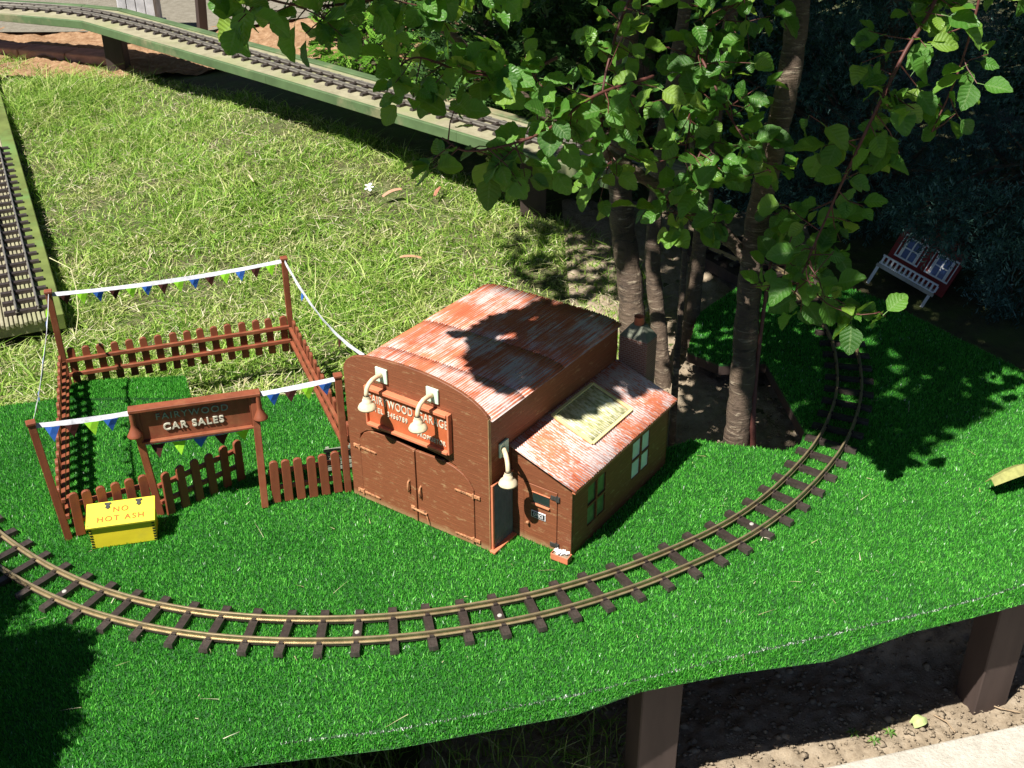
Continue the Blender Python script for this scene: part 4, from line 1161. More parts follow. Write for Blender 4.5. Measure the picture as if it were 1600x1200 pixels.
def stem(name, pts, r0, r1, n=14, mat=BARK):
    L = [np.array(p, float) for p in pts]
    L = [2*L[0]-L[1]] + L + [2*L[-1]-L[-2]]
    out = []
    for i in range(1, len(L)-2):
        for t_ in np.linspace(0, 1, 10, endpoint=False):
            a, b, c, d = L[i-1], L[i], L[i+1], L[i+2]
            out.append(0.5*((2*b) + (-a+c)*t_ + (2*a-5*b+4*c-d)*t_*t_ + (-a+3*b-3*c+d)*t_**3))
    out.append(L[-2]); k = len(out)
    rad = [(r0 + (r1-r0)*(i/(k-1))**0.9)*(1 + 0.05*math.sin(i*1.3) + 0.03*math.sin(i*3.7+1)) for i in range(k)]
    return MB().tube([Vector(p - TO) for p in out], rad, n).build(name, mat, tree, smooth=True)
stem('trunk', [(0.405,1.765,-0.20),(0.418,1.795,-0.024),(0.427,1.837,0.084),(0.440,1.916,0.243),(0.451,1.960,0.363),(0.466,1.955,0.51),(0.482,1.97,0.639),(0.497,2.02,0.80),(0.53,2.08,1.1),(0.60,2.16,1.6)], 0.0245, 0.018, 18)
stem('trunk', [(0.275,2.14,-0.16),(0.267,2.205,-0.059),(0.261,2.280,0.075),(0.241,2.337,0.217),(0.237,2.390,0.371),(0.245,2.442,0.522),(0.254,2.512,0.70),(0.24,2.6,1.0),(0.15,2.7,1.6)], 0.031, 0.020, 18)
stem('trunk', [(0.328,2.00,-0.2),(0.323,2.06,-0.106),(0.311,2.140,0.035),(0.298,2.220,0.176),(0.310,2.294,0.346),(0.333,2.344,0.494),(0.366,2.42,0.70),(0.42,2.5,1.1),(0.5,2.6,1.6)], 0.019, 0.012)
stem('trunk', [(0.375,2.16,-0.2),(0.39,2.216,-0.12),(0.405,2.302,0.016),(0.424,2.379,0.153),(0.438,2.418,0.318),(0.467,2.52,0.501),(0.52,2.6,0.8),(0.7,2.7,1.4)], 0.020, 0.013)
stem('trunk', [(0.300,1.82,-0.16),(0.308,1.858,-0.056),(0.326,1.980,0.059),(0.347,2.106,0.182),(0.357,2.19,0.327),(0.37,2.25,0.5)], 0.008, 0.005, 10)
stem('branch', [(0.440,1.945,0.285),(0.364,1.954,0.358),(0.278,1.951,0.415),(0.159,1.94,0.496),(0.068,1.919,0.56),(-0.008,1.899,0.626),(-0.098,1.839,0.723),(-0.15,1.80,0.82),(-0.2,1.7,1.0)], 0.013, 0.007)
stem('sucker', [(0.452,1.785,-0.16),(0.449,1.79,-0.03),(0.446,1.80,0.03),(0.452,1.84,0.10),(0.462,1.88,0.20),(0.47,1.90,0.30)], 0.007, 0.003, 8, TWIG)
BOUGHS = [  # path, number of twigs, spread, start radius, end radius
    ([(0.60,1.72,1.0),(0.613,1.69,0.824),(0.557,1.636,0.73),(0.512,1.611,0.626),(0.479,1.608,0.52),(0.450,1.589,0.445),(0.433,1.583,0.385)], 26, 0.065, 0.006, 0.002),
    ([(0.470,1.600,0.50),(0.445,1.579,0.429),(0.462,1.53,0.400),(0.500,1.50,0.392),(0.532,1.492,0.396)], 5, 0.03, 0.002, 0.0012),
    ([(0.66,1.66,0.95),(0.66,1.66,0.80),(0.645,1.65,0.70),(0.62,1.64,0.62)], 7, 0.05, 0.004, 0.002),
    ([(0.45,1.97,0.80),(0.38,1.98,0.74),(0.326,1.986,0.678),(0.309,1.921,0.564),(0.290,1.85,0.504)], 24, 0.08, 0.006, 0.002),
    ([(0.326,1.96,0.65),(0.37,1.89,0.57),(0.407,1.84,0.522),(0.43,1.81,0.50)], 12, 0.06, 0.004, 0.002),
    ([(0.217,1.988,0.783),(0.174,1.936,0.69),(0.150,1.87,0.585),(0.17,1.80,0.50)], 17, 0.07, 0.005, 0.002),
    ([(0.343,1.90,0.56),(0.30,1.84,0.48),(0.26,1.80,0.44),(0.33,1.79,0.43)], 11, 0.05, 0.003, 0.0015),
    ([(0.46,1.96,0.40),(0.50,1.88,0.40),(0.48,1.83,0.36),(0.47,1.80,0.30)], 7, 0.045, 0.003, 0.0015),
    ([(0.219,1.754,0.674),(0.125,1.67,0.668),(0.056,1.588,0.645),(0.002,1.557,0.632),(-0.061,1.533,0.63),(-0.095,1.532,0.649)], 24, 0.055, 0.005, 0.002),
    ([(0.067,1.667,0.724),(0.002,1.604,0.714),(-0.069,1.588,0.727),(-0.128,1.567,0.75),(-0.161,1.534,0.735)], 17, 0.055, 0.004, 0.002),
    ([(0.08,1.70,0.90),(0.003,1.631,0.863),(-0.082,1.562,0.850),(-0.162,1.508,0.840),(-0.237,1.459,0.840),(-0.289,1.443,0.85),(-0.345,1.42,0.88)], 30, 0.055, 0.005, 0.002),
]
LP = []   # leaf position, direction, normal, size
TW = MB()
rr = np.random.default_rng(5)
def add_leaf(p, d, s):
    nrm = np.array([rr.normal(-0.30,0.45), rr.normal(-0.50,0.45), 0.85])
    LP.append((p, d, nrm, s))
for path, ntw, spread, r0, r1 in BOUGHS:
    stem('branch', path, r0*0.6, r1*0.6, 8, TWIG)
    A = np.array(path); s = np.concatenate([[0], np.cumsum(np.linalg.norm(np.diff(A, axis=0), axis=1))])
    ntw = int(ntw*(1.6 if path[0][0] > 0.44 and path[-1][1] < 1.7 else (1.5 if path[0][1] > 1.8 else 1.25)))
    for k in range(ntw):
        q = s[-1]*(0.12 + 0.88*(k + rr.uniform(0,1))/ntw)
        p = np.array([np.interp(q, s, A[:,i]) for i in range(3)])
        d = rr.normal(0, 1, 3); d[2] = d[2]*0.6 - 0.35; d /= np.linalg.norm(d)
        ln = spread*rr.uniform(0.6, 1.35)
        e_ = p + d*ln
        TW.tube([Vector(p - TO), Vector((p+e_)/2 - TO + rr.normal(0,0.003,3)), Vector(e_ - TO)], [0.0012,0.0009,0.0007], 5)
        for j in range(4):
            t_ = 0.35 + 0.65*j/3
            dd = d*0.5 + rr.normal(0, 0.75, 3) + np.array([0,0,-0.35])
            add_leaf(p + (e_-p)*t_, dd/np.linalg.norm(dd), rr.choice([rr.uniform(0.026,0.042), rr.uniform(0.042,0.061)]))
TW.build('twigs', TWIG, tree)['kind'] = 'stuff'
nlow = len(LP)
# high crown above the picture
CROWN = [((0.42,1.85,1.55),(0.42,0.50,0.30),1500), ((0.15,2.25,1.60),(0.60,0.50,0.34),1900), ((0.95,2.2,1.60),(0.60,0.60,0.38),1900),
         ((0.0,2.75,1.50),(0.62,0.5,0.34),1700), ((0.95,3.0,1.65),(0.85,0.7,0.40),2300), ((-0.25,1.88,1.5),(0.22,0.28,0.13),600), ((-0.3,3.4,1.5),(0.6,0.5,0.35),1700), ((0.6,3.7,1.6),(0.8,0.6,0.4),2200), ((0.5,2.3,2.1),(0.9,0.9,0.3),3200),
         ((0.78,1.6,1.25),(0.24,0.2,0.16),300), ((1.5,2.6,1.5),(0.6,0.7,0.5),1500)]
for c, r_, n_ in CROWN:
    for _ in range(int(n_*1.5) if n_ > 1000 else n_):
        while True:
            u = rr.uniform(-1, 1, 3)
            if u@u < 1: break
        d = rr.normal(0, 1, 3) + np.array([0,0,-0.4])
        add_leaf(np.array(c) + u*np.array(r_), d/np.linalg.norm(d), rr.uniform(0.045, 0.070))
# unseen leaf layers, outlines shaped to cast shade on garage, turf and lawn edge
ROOF_SHADE = [(-.436,1.374),(-.43,1.30),(-.43,1.228),(-.393,1.165),(-.324,1.186),(-.295,1.206),(-.24,1.26),(-.17,1.31),(-.15,1.33),(-.2,1.39),(-.266,1.46),(-.311,1.486),(-.407,1.41)]
SHADE_SPRAYS = [([(x-0.223, y-0.215) for x, y in ROOF_SHADE], 1.5, 0.05, 110), ([(-.33,1.36),(.05,1.36),(.05,1.70),(-.33,1.70)], 1.45, 0.08, 125), ([(.03,1.46),(.22,1.46),(.22,1.74),(.03,1.74)], 1.45, 0.06, 60), ([(-.436,1.374),(-.43,1.30),(-.43,1.228),(-.393,1.165),(-.324,1.186),(-.295,1.206),(-.24,1.26),(-.17,1.31),(-.15,1.33),(-.2,1.39),(-.266,1.46),(-.311,1.486),(-.407,1.41)], 1.03, 0.05, 210),
          ([(-.23,1.10),(-.165,1.125),(-.065,1.10),(-.035,1.04),(.019,1.027),(.10,1.10),(.254,1.213),(.195,1.313),(.34,1.39),(.45,1.6),(.2,1.75),(.08,1.45),(-.05,1.36),(-.2,1.36)], 1.45, 0.06, 950),
          ([(-.73,1.9),(-.76,2.15),(-.64,2.2),(-.45,2.24),(-.4,1.8),(-.53,1.78),(-.61,1.75)], 1.5, 0.06, 170)]
for poly_, zc_, hz, n_ in SHADE_SPRAYS:
    pa = np.array(poly_); k_ = 0
    while k_ < n_:
        q = rr.uniform(pa.min(0), pa.max(0))
        if not in_poly(q[None,:], poly_)[0]: continue
        dz_ = rr.uniform(-hz, hz)
        d = rr.normal(0, 1, 3)*np.array([1,1,0.5])
        p_ = np.array([q[0]-0.474*dz_, q[1]-0.457*dz_, zc_+dz_]); d /= np.linalg.norm(d); s_ = rr.uniform(0.042, 0.062)
        add_leaf(p_ - d*s_*0.6, d, s_); k_ += 1
stem('branch', [(-0.2,1.7,1.0),(-0.4,1.4,1.35),(-0.55,1.1,1.5)], 0.006, 0.002, 8)
stem('branch', [(0.3,1.5,1.45),(0.15,1.3,1.45),(0.05,1.15,1.45)], 0.005, 0.002, 8)
stem('branch', [(0.24,2.6,1.0),(-0.1,2.2,1.4),(-0.5,2.0,1.5),(-0.68,1.98,1.5)], 0.012, 0.003, 8)
stem('branch', [(-0.2,1.7,1.0),(-0.24,1.5,1.06),(-0.27,1.35,1.06),(-0.32,1.22,1.05)], 0.006, 0.002, 8)
stem('branch', [(0.53,2.08,1.1),(0.42,1.8,1.35),(0.3,1.5,1.45)], 0.012, 0.004, 8)
stem('branch', [(0.53,2.08,1.1),(0.75,1.9,1.2),(0.80,1.62,1.25)], 0.010, 0.004, 8)
stem('branch', [(0.53,2.08,1.1),(0.9,2.2,1.4),(1.4,2.5,1.5)], 0.012, 0.005, 8)
# the 300 nearest leaves of the low boughs are single leaves, the rest one mass
CP = np.array([0,0,1.1312])
low = sorted(range(nlow), key=lambda i: -LP[i][3]/np.linalg.norm(LP[i][0]-CP) * (1 if LP[i][0][2] < 1.10-0.1955*LP[i][0][1] else 0.2))
single = set(low[:300])
LM = []
for k, (v, f, ac, al) in enumerate(LEAFT):
    me = bpy.data.meshes.new('leaf'); me.from_pydata(v.tolist(), [], f.tolist())
    for nm_, va_ in (('across', ac), ('along', al)):
        me.attributes.new(nm_, 'FLOAT', 'POINT').data.foreach_set('value', va_.astype(np.float32))
    me.materials.append(TREELEAF); me.shade_smooth(); LM.append(me)
V, F, RN, AC, AL = [], [], [], [], []; off = 0
for i, (p, d, nrm, s) in enumerate(LP):
    B = leaf_basis(d, nrm)
    if i in single:
        o = link('leaf', LM[i % len(LM)], tree)
        m4 = Matrix(((B[0,0]*s,B[0,1]*s,B[0,2]*s,p[0]-TO[0]),(B[1,0]*s,B[1,1]*s,B[1,2]*s,p[1]-TO[1]),(B[2,0]*s,B[2,1]*s,B[2,2]*s,p[2]-TO[2]),(0,0,0,1)))
        o.matrix_local = m4
    else:
        v, f, ac, al = (LEAFT[i % 8] if i < nlow else LEAFL[i % 5]); AC.append(ac); AL.append(al)
        V.append((v*s) @ B.T + (p - TO)); F.append(f + off); off += len(v); RN.append(np.full(len(f), rr.uniform(0,1)))
fo = raw_mesh('foliage', np.concatenate(V), np.concatenate(F), 4, TREELEAF, {'rnd': np.concatenate(RN)}, tree, smooth=True, pattrs={'across': np.concatenate(AC), 'along': np.concatenate(AL)})
fo['kind'] = 'stuff'

# ---------------------------------------------------------------- conifers and shrubs round the back
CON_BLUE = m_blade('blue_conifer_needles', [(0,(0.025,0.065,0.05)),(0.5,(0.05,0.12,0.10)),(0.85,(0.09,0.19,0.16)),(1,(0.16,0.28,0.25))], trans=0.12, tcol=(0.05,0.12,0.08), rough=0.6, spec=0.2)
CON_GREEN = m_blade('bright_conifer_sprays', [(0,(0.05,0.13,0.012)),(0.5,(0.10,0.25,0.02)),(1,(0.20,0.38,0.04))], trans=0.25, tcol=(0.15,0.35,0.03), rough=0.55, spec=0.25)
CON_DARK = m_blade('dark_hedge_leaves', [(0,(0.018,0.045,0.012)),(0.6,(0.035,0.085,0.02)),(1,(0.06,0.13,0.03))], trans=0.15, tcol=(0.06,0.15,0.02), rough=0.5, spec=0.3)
def needle_mass(name, parent, org, blobs, nspray, ndl, ln, wd, mat, flat=False, spl=0.05, droop=-0.1):
    V = []; RN = []
    tot = sum(b[2] for b in blobs)
    for c, r_, wt in blobs:
        for _ in range(int(nspray*wt/tot)):
            u = rr.normal(0, 1, 3); u /= np.linalg.norm(u)
            rad = rr.uniform(0.72, 1.04)
            p = np.array(c) + u*np.array(r_)*rad
            d = u*np.array([1,1,0.6]) + rr.normal(0, 0.45, 3) + np.array([0,0,droop]); d /= np.linalg.norm(d)
            B = leaf_basis(d, rr.normal(0, 0.5, 3) + np.array([0,0,1.0]))
            L_ = spl*rr.uniform(0.6, 1.3); rnd = rr.uniform(0, 1)
            for k in range(ndl):
                t_ = (k+0.5)/ndl
                a = (1 if k % 2 else -1)*rr.uniform(0.6, 1.0) if flat else rr.uniform(0, 2*np.pi)
                nd = (np.array([math.sin(a)*0.9, 0.75, 0.1]) if flat else np.array([math.cos(a)*0.8, 0.6, math.sin(a)*0.8]))
                nd = B @ (nd/np.linalg.norm(nd))
                l2 = ln*rr.uniform(0.7, 1.2)*(1.15 - 0.7*t_)
                sd_ = np.cross(nd, B[:,2]); sd_ = sd_/(np.linalg.norm(sd_)+1e-9)*wd
                q = p + B[:,1]*L_*t_
                V.append([q - sd_*0.5, q + nd*l2*0.5 - sd_*0.7, q + nd*l2, q + nd*l2*0.5 + sd_*0.7]); RN.append(rnd*0.8 + 0.2*t_)
    V = np.array(V) - np.array(org)
    F = np.arange(len(V)*4).reshape(-1, 4)
    o = raw_mesh(name, V.reshape(-1,3), F, 4, mat, {'rnd': RN}, parent)
    o['kind'] = 'stuff'
    return o
def conifer(name, label, base, blobs, nspray, ndl, ln, wd, mat, flat=False, spl=0.05, group=None, cat='conifer', trunk_r=0.03):
    root = empty(name, base)
    tag(root, label, cat, group)
    top = max(b[0][2]+b[1][2]*0.5 for b in blobs)
    cx, cy = blobs[0][0][0], blobs[0][0][1]
    MB().tube([(0,0,-0.05), ((cx-base[0])*0.5, (cy-base[1])*0.5, (top-base[2])*0.5), (cx-base[0], cy-base[1], top-base[2])], [trunk_r, trunk_r*0.7, trunk_r*0.25], 10).build('trunk', BARK, root, smooth=True)
    # shaded inner twigs fill the heart of the bush
    for c, r_, wt in blobs:
        mbr = MB()
        for k in range(14):
            u = rr.normal(0, 1, 3); u /= np.linalg.norm(u)
            p1 = np.array(c) + u*np.array(r_)*0.85 - np.array(base)
            p0 = np.array([(cx-base[0])*0.8, (cy-base[1])*0.8, max(0.0, c[2]-base[2]-r_[2]*0.5)])
            mbr.tube([p0, (p0+p1)/2 + rr.normal(0,0.02,3), p1], [trunk_r*0.22, trunk_r*0.15, trunk_r*0.06], 5)
        mbr.build('limbs', BARK, root)
    needle_mass('foliage', root, base, blobs, nspray, ndl, ln, wd, mat, flat, spl)
    return root
G_C = 'conifers crowding the shady corner behind the tree'
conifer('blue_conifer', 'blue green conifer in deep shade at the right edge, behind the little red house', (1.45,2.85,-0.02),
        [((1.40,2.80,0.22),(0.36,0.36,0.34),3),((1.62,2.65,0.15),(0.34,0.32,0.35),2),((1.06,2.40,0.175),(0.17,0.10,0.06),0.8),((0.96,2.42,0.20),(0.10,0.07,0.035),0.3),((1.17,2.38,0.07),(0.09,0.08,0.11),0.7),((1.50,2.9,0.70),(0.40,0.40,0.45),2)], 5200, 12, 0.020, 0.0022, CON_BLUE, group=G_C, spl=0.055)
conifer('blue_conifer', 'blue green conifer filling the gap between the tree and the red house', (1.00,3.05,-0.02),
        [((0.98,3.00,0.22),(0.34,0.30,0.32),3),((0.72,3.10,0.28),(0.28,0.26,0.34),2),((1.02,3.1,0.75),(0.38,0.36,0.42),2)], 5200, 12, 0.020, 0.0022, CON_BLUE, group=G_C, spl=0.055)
conifer('dark_shrub', 'dark leafy shrub behind the middle stems of the tree', (0.40,3.25,0.02),
        [((0.35,3.20,0.26),(0.34,0.28,0.30),2),((0.05,3.45,0.25),(0.30,0.25,0.30),2),((0.40,3.3,0.8),(0.45,0.35,0.4),2)], 3600, 8, 0.026, 0.008, CON_DARK, flat=True, spl=0.06, cat='shrub')
conifer('dark_shrub', 'dark shrub standing behind the trackbed at the top of the picture', (-0.15,4.05,0.08),
        [((-0.12,4.15,0.40),(0.34,0.28,0.30),2),((0.25,3.85,0.35),(0.30,0.25,0.35),2),((-0.5,4.5,0.45),(0.32,0.25,0.32),2)], 3600, 8, 0.026, 0.008, CON_DARK, flat=True, spl=0.06, cat='shrub')
conifer('dwarf_conifer', 'small bright green feathery conifer just behind the trackbed, left one', (-0.55,4.05,0.10),
        [((-0.52,4.02,0.19),(0.15,0.12,0.11),2),((-0.38,3.90,0.17),(0.12,0.10,0.09),1)], 420, 14, 0.022, 0.0055, CON_GREEN, flat=True, spl=0.055, trunk_r=0.01)
conifer('dwarf_conifer', 'small bright green feathery conifer just behind the trackbed, right one', (-0.22,3.72,0.08),
        [((-0.20,3.70,0.17),(0.14,0.11,0.10),2),((-0.06,3.56,0.15),(0.10,0.09,0.08),1)], 420, 14, 0.022, 0.0055, CON_GREEN, flat=True, spl=0.055, trunk_r=0.01)
G_H = 'tall hedge conifers closing the garden behind'
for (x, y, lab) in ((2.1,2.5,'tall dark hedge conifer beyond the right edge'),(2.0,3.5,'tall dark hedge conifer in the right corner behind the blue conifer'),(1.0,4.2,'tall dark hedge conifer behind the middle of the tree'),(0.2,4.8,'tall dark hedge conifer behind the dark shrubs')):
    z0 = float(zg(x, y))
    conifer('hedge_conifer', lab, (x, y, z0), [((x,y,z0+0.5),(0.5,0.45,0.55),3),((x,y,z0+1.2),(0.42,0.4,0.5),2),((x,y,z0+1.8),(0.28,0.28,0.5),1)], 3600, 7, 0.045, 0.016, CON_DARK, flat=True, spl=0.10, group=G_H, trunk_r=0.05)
# unseen conifers added left of the viewpoint to cast shadow on the turf's front corner
conifer('shadow_conifer', 'unseen pointed conifer added left of the turf table to cast the front corner shadow', (-1.05,0.62,-0.30),
        [((-0.98,0.68,0.16),(0.22,0.22,0.32),3),((-0.955,0.82,0.42),(0.11,0.11,0.17),2),((-0.955,0.92,0.55),(0.04,0.04,0.07),1)], 6000, 10, 0.024, 0.006, CON_DARK, flat=True, spl=0.05)
conifer('shadow_conifer', 'unseen rounded conifer added farther left to cast shadow on the turf table', (-1.32,1.05,-0.30),
        [((-1.12,1.05,0.52),(0.085,0.085,0.085),2),((-1.25,1.05,0.2),(0.12,0.12,0.3),1)], 1600, 10, 0.024, 0.006, CON_DARK, flat=True, spl=0.05)

# ---------------------------------------------------------------- little red house in the shade
HREDM = m_simple('house_red', (0.22,0.02,0.016), 0.55, 0.15, 40)
HBLUE = m_simple('house_blue_glass', (0.03,0.07,0.22), 0.2, 0.3, 40, 0.5, 0)
dh = empty('dolls_house', (0.985, 2.505, 0.035), 0)
tag(dh, 'toy red house with white shuttered windows and veranda leaning in the dark corner', 'toy house')
wl = MB().prism([(-0.080,-0.055),(0.080,-0.055),(0.080,0.055),(0.0,0.105),(-0.080,0.055)], 0.0, 0.09).build('wall', HREDM, dh)
rf_ = MB()
rf_.beam((-0.092,-0.012,0.046),(0.0,-0.012,0.110),0.004,0.006) if False else None
for s_ in (-1, 1):
    MB().add([(s_*0.094,-0.012,0.050),(0,-0.012,0.1085),(0,0.102,0.1085),(s_*0.094,0.102,0.050),(s_*0.094,-0.012,0.056),(0,-0.012,0.1145),(0,0.102,0.1145),(s_*0.094,0.102,0.056)],
             [(0,1,2,3),(7,6,5,4),(0,4,5,1),(1,5,6,2),(2,6,7,3),(3,7,4,0)]).build('roof', m_simple('house_roof', (0.06,0.02,0.02), 0.6, 0.2, 40), dh)
for xc, wdt in ((-0.037, 0.034), (0.042, 0.034)):
    fr_ = MB()
    a, b, z0, z1 = xc-wdt/2, xc+wdt/2, -0.018, 0.032
    fr_.box((a-0.003,-0.0040,z0-0.003),(b+0.003,-0.0003,z0+0.001)).box((a-0.003,-0.0040,z1-0.001),(b+0.003,-0.0003,z1+0.003)).box((a-0.003,-0.0040,z0+0.0012),(a+0.0012,-0.0003,z1-0.0012)).box((b-0.0012,-0.0040,z0+0.0012),(b+0.003,-0.0003,z1-0.0012))
    fr_.box((xc-0.0018,-0.0038,z0+0.0012),(xc+0.0018,-0.0003,z1-0.0012)).box((a+0.0013,-0.0037,0.006),(xc-0.0019,-0.0003,0.0095)).box((xc+0.0019,-0.0037,0.006),(b-0.0013,-0.0003,0.0095))
    if xc < 0:
        pts = [(xc + 0.021*math.cos(math.pi*k/10), z1+0.0031 + 0.016*math.sin(math.pi*k/10)) for k in range(11)]
        inn = [(xc + 0.016*math.cos(math.pi*k/10), z1+0.0031 + 0.011*math.sin(math.pi*k/10)) for k in range(11)]
        fr_.prism(pts + inn[::-1], -0.0040, -0.0003)
    wo = fr_.build('window', WHITE, dh)
    for x0, x1 in ((a+0.0012, xc-0.0018), (xc+0.0018, b-0.0012)):
        for q0, q1 in ((z0+0.001, 0.006), (0.0095, z1-0.001)):
            MB().box((x0,-0.0016,q0),(x1,-0.0004,q1)).build('pane', HBLUE, wo)
    for s_ in (-1, 1):
        x0 = xc + s_*(wdt/2 + 0.0085)
        sh = MB()
        sh.box((x0-0.0052,-0.0045,z0-0.003),(x0-0.0030,-0.0004,z1+0.006)).box((x0+0.0030,-0.0045,z0-0.003),(x0+0.0052,-0.0004,z1+0.006)).box((x0-0.0029,-0.0045,z0-0.003),(x0+0.0029,-0.0004,z0+0.001)).box((x0-0.0029,-0.0045,z1+0.002),(x0+0.0029,-0.0004,z1+0.006))
        sh.build('shutter', WHITE, dh)
vr = MB().box((-0.085,-0.034,-0.050),(0.060,-0.0005,-0.046)).box((-0.085,-0.036,-0.030),(0.060,-0.031,-0.026))
vr.build('veranda', WHITE, dh)
for k in range(13):
    x = -0.083 + k*0.0117
    MB().box((x,-0.0352,-0.0460),(x+0.005,-0.0318,-0.0302)).build('baluster', WHITE, dh)
MB().box((-0.088,-0.038,-0.058),(0.062,-0.0335,-0.0502)).build('veranda_beam', m_simple('grey_beam', (0.45,0.42,0.36), 0.7, 0.2, 40), dh)
for x in (-0.086, 0.050):
    MB().box((x,-0.0375,-0.105),(x+0.007,-0.0305,-0.0585)).build('post', WHITE, dh)
ex_ = Vector((0.80, -0.52, -0.33)).normalized()
ez_ = Vector((0.36, 0.10, 0.93)); ez_ = (ez_ - ex_*ez_.dot(ex_)).normalized(); ey_ = ez_.cross(ex_)
dh.rotation_euler = Matrix((ex_, ey_, ez_)).transposed().to_euler()

# ---------------------------------------------------------------- far top-left: planter, stakes, edging
GREYWH = m_simple('weathered_white_wood', (0.52,0.52,0.54), 0.75, 0.3, 18, 0.2, 0.3, dirt=(0.2,0.2,0.2), dirt_amt=0.6)
pz = float(zg(-1.53, 4.86)) + 0.012
pt = empty('planter', (-1.53, 4.86, pz), 0.12); tag(pt, 'weathered white wooden planter on a plinth behind the trackbed', 'planter')
def frustum(a, b, z0, z1): 
    return MB().add([(-a,-a,z0),(a,-a,z0),(a,a,z0),(-a,a,z0),(-b,-b,z1),(b,-b,z1),(b,b,z1),(-b,b,z1)], [(0,3,2,1),(4,5,6,7),(0,1,5,4),(1,2,6,5),(2,3,7,6),(3,0,4,7)])
frustum(0.105, 0.100, 0.0, 0.030).build('plinth', GREYWH, pt, 0.003)
frustum(0.090, 0.086, 0.030, 0.060).build('base_band', GREYWH, pt, 0.003)
for k in range(4):
    o = empty('side', (0,0,0)); bpy.data.objects.remove(o)
    m_ = MB()
    for j in range(4):
        x0 = -0.072 + j*0.0365
        m_.box((x0,-0.074,0.060),(x0+0.0345,-0.064,0.30))
    o = m_.build('slat_side', GREYWH, pt, 0.002); o.rotation_euler = (0,0,k*math.pi/2)
MB().box((-0.060,-0.060,0.061),(0.060,0.060,0.27)).build('soil', MULCH, pt)
st = MB().beam((0,0,-0.1),(0.03,0.02,0.5),0.035,0.035).build('wooden_stake', BOARD); st.location = (-1.29,4.86,pz); tag(st, 'brown wooden stake standing beside the white planter', 'stake')
eb = empty('edging', (-1.95, 4.62, float(zg(-1.95,4.62))+0.006), -0.32); tag(eb, 'pinkish edging bricks on the ground below the trackbed', 'edging')
for k in range(4):
    MB().box((-0.42+k*0.22,-0.05,0.0),(-0.42+k*0.22+0.215,0.05,0.035)).build('brick', m_simple('edging_brick', (0.46,0.24,0.17), 0.8, 0.25, 25) if k == 0 else bpy.data.materials['edging_brick'], eb, 0.004)

# ---------------------------------------------------------------- litter
def bark_chip(p, L_, wd, rz, col, label, cat='bark'):
    m_ = MB(); v = []; n_ = 6
    for i in range(n_+1):
        t_ = i/n_; w_ = wd*(0.35 + 0.65*math.sin(math.pi*min(1, 0.12+0.8*t_)))
        z = 0.35*wd*math.sin(t_*3.1)
        v += [(L_*(t_-0.5), -w_/2, z+0.15*wd), (L_*(t_-0.5), 0, z+0.4*wd), (L_*(t_-0.5), w_/2, z+0.1*wd)]
    f = []
    for i in range(n_):
        a = 3*i; f += [(a,a+3,a+4,a+1),(a+1,a+4,a+5,a+2)]
    o = m_.add(v, f).build('fallen_bark' if cat == 'bark' else 'fallen_leaf', m_simple('litter_'+label[:12].replace(' ','_'), col, 0.7, 0.3, 60))
    s_ = o.modifiers.new('thickness','SOLIDIFY'); s_.thickness = 0.0012
    o.location = (p[0], p[1], p[2]); o.rotation_euler = (RNG.normal(0,0.15), RNG.normal(0,0.15), rz)
    tag(o, label, cat, 'litter on the lawn and soil')
GZ = lambda x, y, d=0.024: (x, y, float(zg(x, y)) + d)
bark_chip(GZ(-0.255,2.66), 0.055, 0.014, 0.1, (0.42,0.24,0.14), 'brown curl of bark on the lawn behind the garage')
bark_chip(GZ(-0.33,3.01), 0.06, 0.018, 0.5, (0.46,0.26,0.17), 'reddish bark flake on the lawn near the trackbed shadow')
bark_chip(GZ(-0.74,3.11), 0.09, 0.006, -1.2, (0.55,0.47,0.30), 'pale straw coloured stick on the middle of the lawn')
bark_chip(GZ(-0.205,3.02), 0.05, 0.012, 1.3, (0.45,0.20,0.13), 'dark red bark flake on the lawn under the leaves')
bark_chip((0.668,1.355,-0.290), 0.028, 0.022, 0.4, (0.42,0.50,0.20), 'round pale green leaf lying on the soil in front of the table', 'leaf')
bark_chip((0.835,1.434,-0.290), 0.028, 0.020, 1.4, (0.40,0.48,0.14), 'yellow green leaf lying on the soil by the right table leg', 'leaf')
bark_chip((0.873,1.616,0.020), 0.145, 0.036, 0.42, (0.30,0.30,0.10), 'large yellowing leaf lying on the turf at the right edge', 'leaf')
bark_chip((0.905,2.84,0.22), 0.03, 0.022, 0.9, (0.55,0.33,0.09), 'dead yellow leaf caught in the blue conifer', 'leaf')
# white clover-like flower in the grass edge
wf_ = empty('white_flower', (-0.40,3.05,-0.015)); tag(wf_, 'single white flower at the shaded edge of the lawn', 'flower')
MB().tube([(0.01,0.01,-0.03),(0.006,0.004,0.01),(0.002,0,0.045)], 0.0009, 5).build('stalk', GRASS, wf_)
m_ = MB()
for k in range(5):
    a = k*1.2566; r_ = 0.012
    m_.add([(0.002,0,0.045),(0.002+r_*math.cos(a-0.5),r_*math.sin(a-0.5)-0.004,0.048+0.006*math.sin(a)),(0.002+1.2*r_*math.cos(a),1.2*r_*math.sin(a)-0.004,0.047+0.008*math.sin(a)),(0.002+r_*math.cos(a+0.5),r_*math.sin(a+0.5)-0.004,0.048+0.006*math.sin(a))], [(0,1,2,3)])
m_.build('petals', WHITE, wf_)

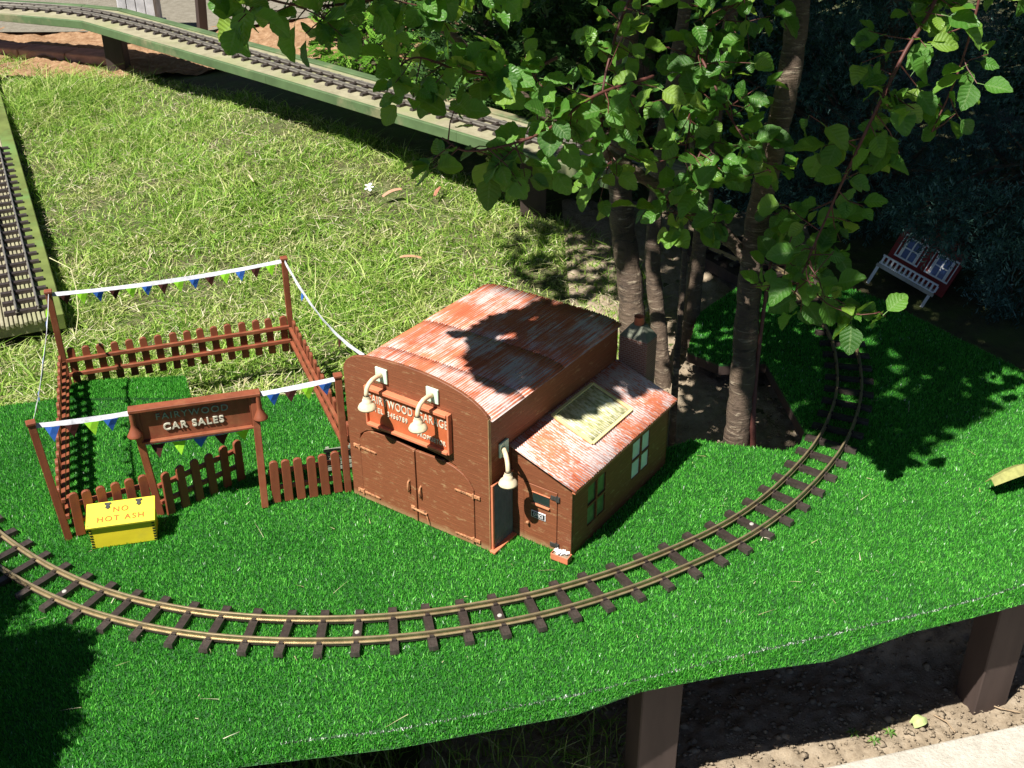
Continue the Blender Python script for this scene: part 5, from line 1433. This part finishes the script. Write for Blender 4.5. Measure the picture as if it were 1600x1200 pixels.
def twig_on(label, pts, r_, mat, name='fallen_twig', cat='twig'):
    o = Vector(pts[0]); t_ = MB().tube([Vector(p) - o for p in pts], r_, 6).build(name, mat); t_.location = o
    tag(t_, label, cat, 'litter on the lawn and soil')
STICK = m_simple('dry_stick', (0.30,0.22,0.14), 0.8, 0.3, 60)
twig_on('thin dry twig on the soil near the right table leg', [(0.79,1.405,-0.291),(0.815,1.385,-0.288),(0.845,1.378,-0.290)], 0.0012, STICK)
twig_on('pale bent twig on the soil beside the round green leaf', [(0.70,1.375,-0.291),(0.715,1.355,-0.287),(0.722,1.335,-0.290)], 0.0013, STICK)
STEM = m_simple('pale_grass_stem', (0.52,0.50,0.28), 0.6, 0.2, 60)
twig_on('long pale grass stem lying over the end of the mossy trackbed', [(-1.14,2.60,0.014),(-1.06,2.52,0.020),(-1.015,2.42,0.012),(-0.985,2.33,-0.01),(-0.975,2.27,-0.03),(-1.00,2.22,-0.04)], 0.0011, STEM, 'grass_stem', 'grass stem')
twig_on('long pale grass stem lying on the lawn left of the back fence post', [(-0.42,2.62,-0.02),(-0.44,2.52,-0.012),(-0.455,2.40,-0.02),(-0.46,2.33,-0.03)], 0.0010, STEM, 'grass_stem', 'grass stem')
for k, (x, y) in enumerate(((0.555,1.335),(0.585,1.318),(0.615,1.335))):
    root = empty('seedling', (x, y, -0.294), k*1.3)
    tag(root, ['small green seedling on the soil, nearest the left table leg','small green seedling on the soil, in the middle of three','small green seedling on the soil, nearest the round leaf'][k], 'seedling', 'seedlings on the soil')
    for j in range(6):
        a = j*1.05 + k; l_ = 0.013
        MB().add([(0,0,0.002),(l_*0.5*math.cos(a-0.35),l_*0.5*math.sin(a-0.35),0.008),(l_*math.cos(a),l_*math.sin(a),0.005),(l_*0.5*math.cos(a+0.35),l_*0.5*math.sin(a+0.35),0.008)], [(0,1,2,3)]).build('leaf', TREELEAF, root)

# scraps of straw and dust on the artificial turf
Q = np.stack([RNG.uniform(-0.8, 0.95, 260), RNG.uniform(1.05, 1.95, 260)], -1); Q = Q[in_poly(Q, TOP)][:150]
P3 = np.concatenate([Q, np.full((len(Q),1), 0.0055)], 1)
g4 = blades(P3, np.tile([0,0,0.12],(len(P3),1)), RNG.uniform(0.006,0.022,len(P3)), RNG.uniform(0.0007,0.0016,len(P3)), 1.1, 'turf_scraps', STRAW, turf, segs=2)
g4['kind'] = 'stuff'
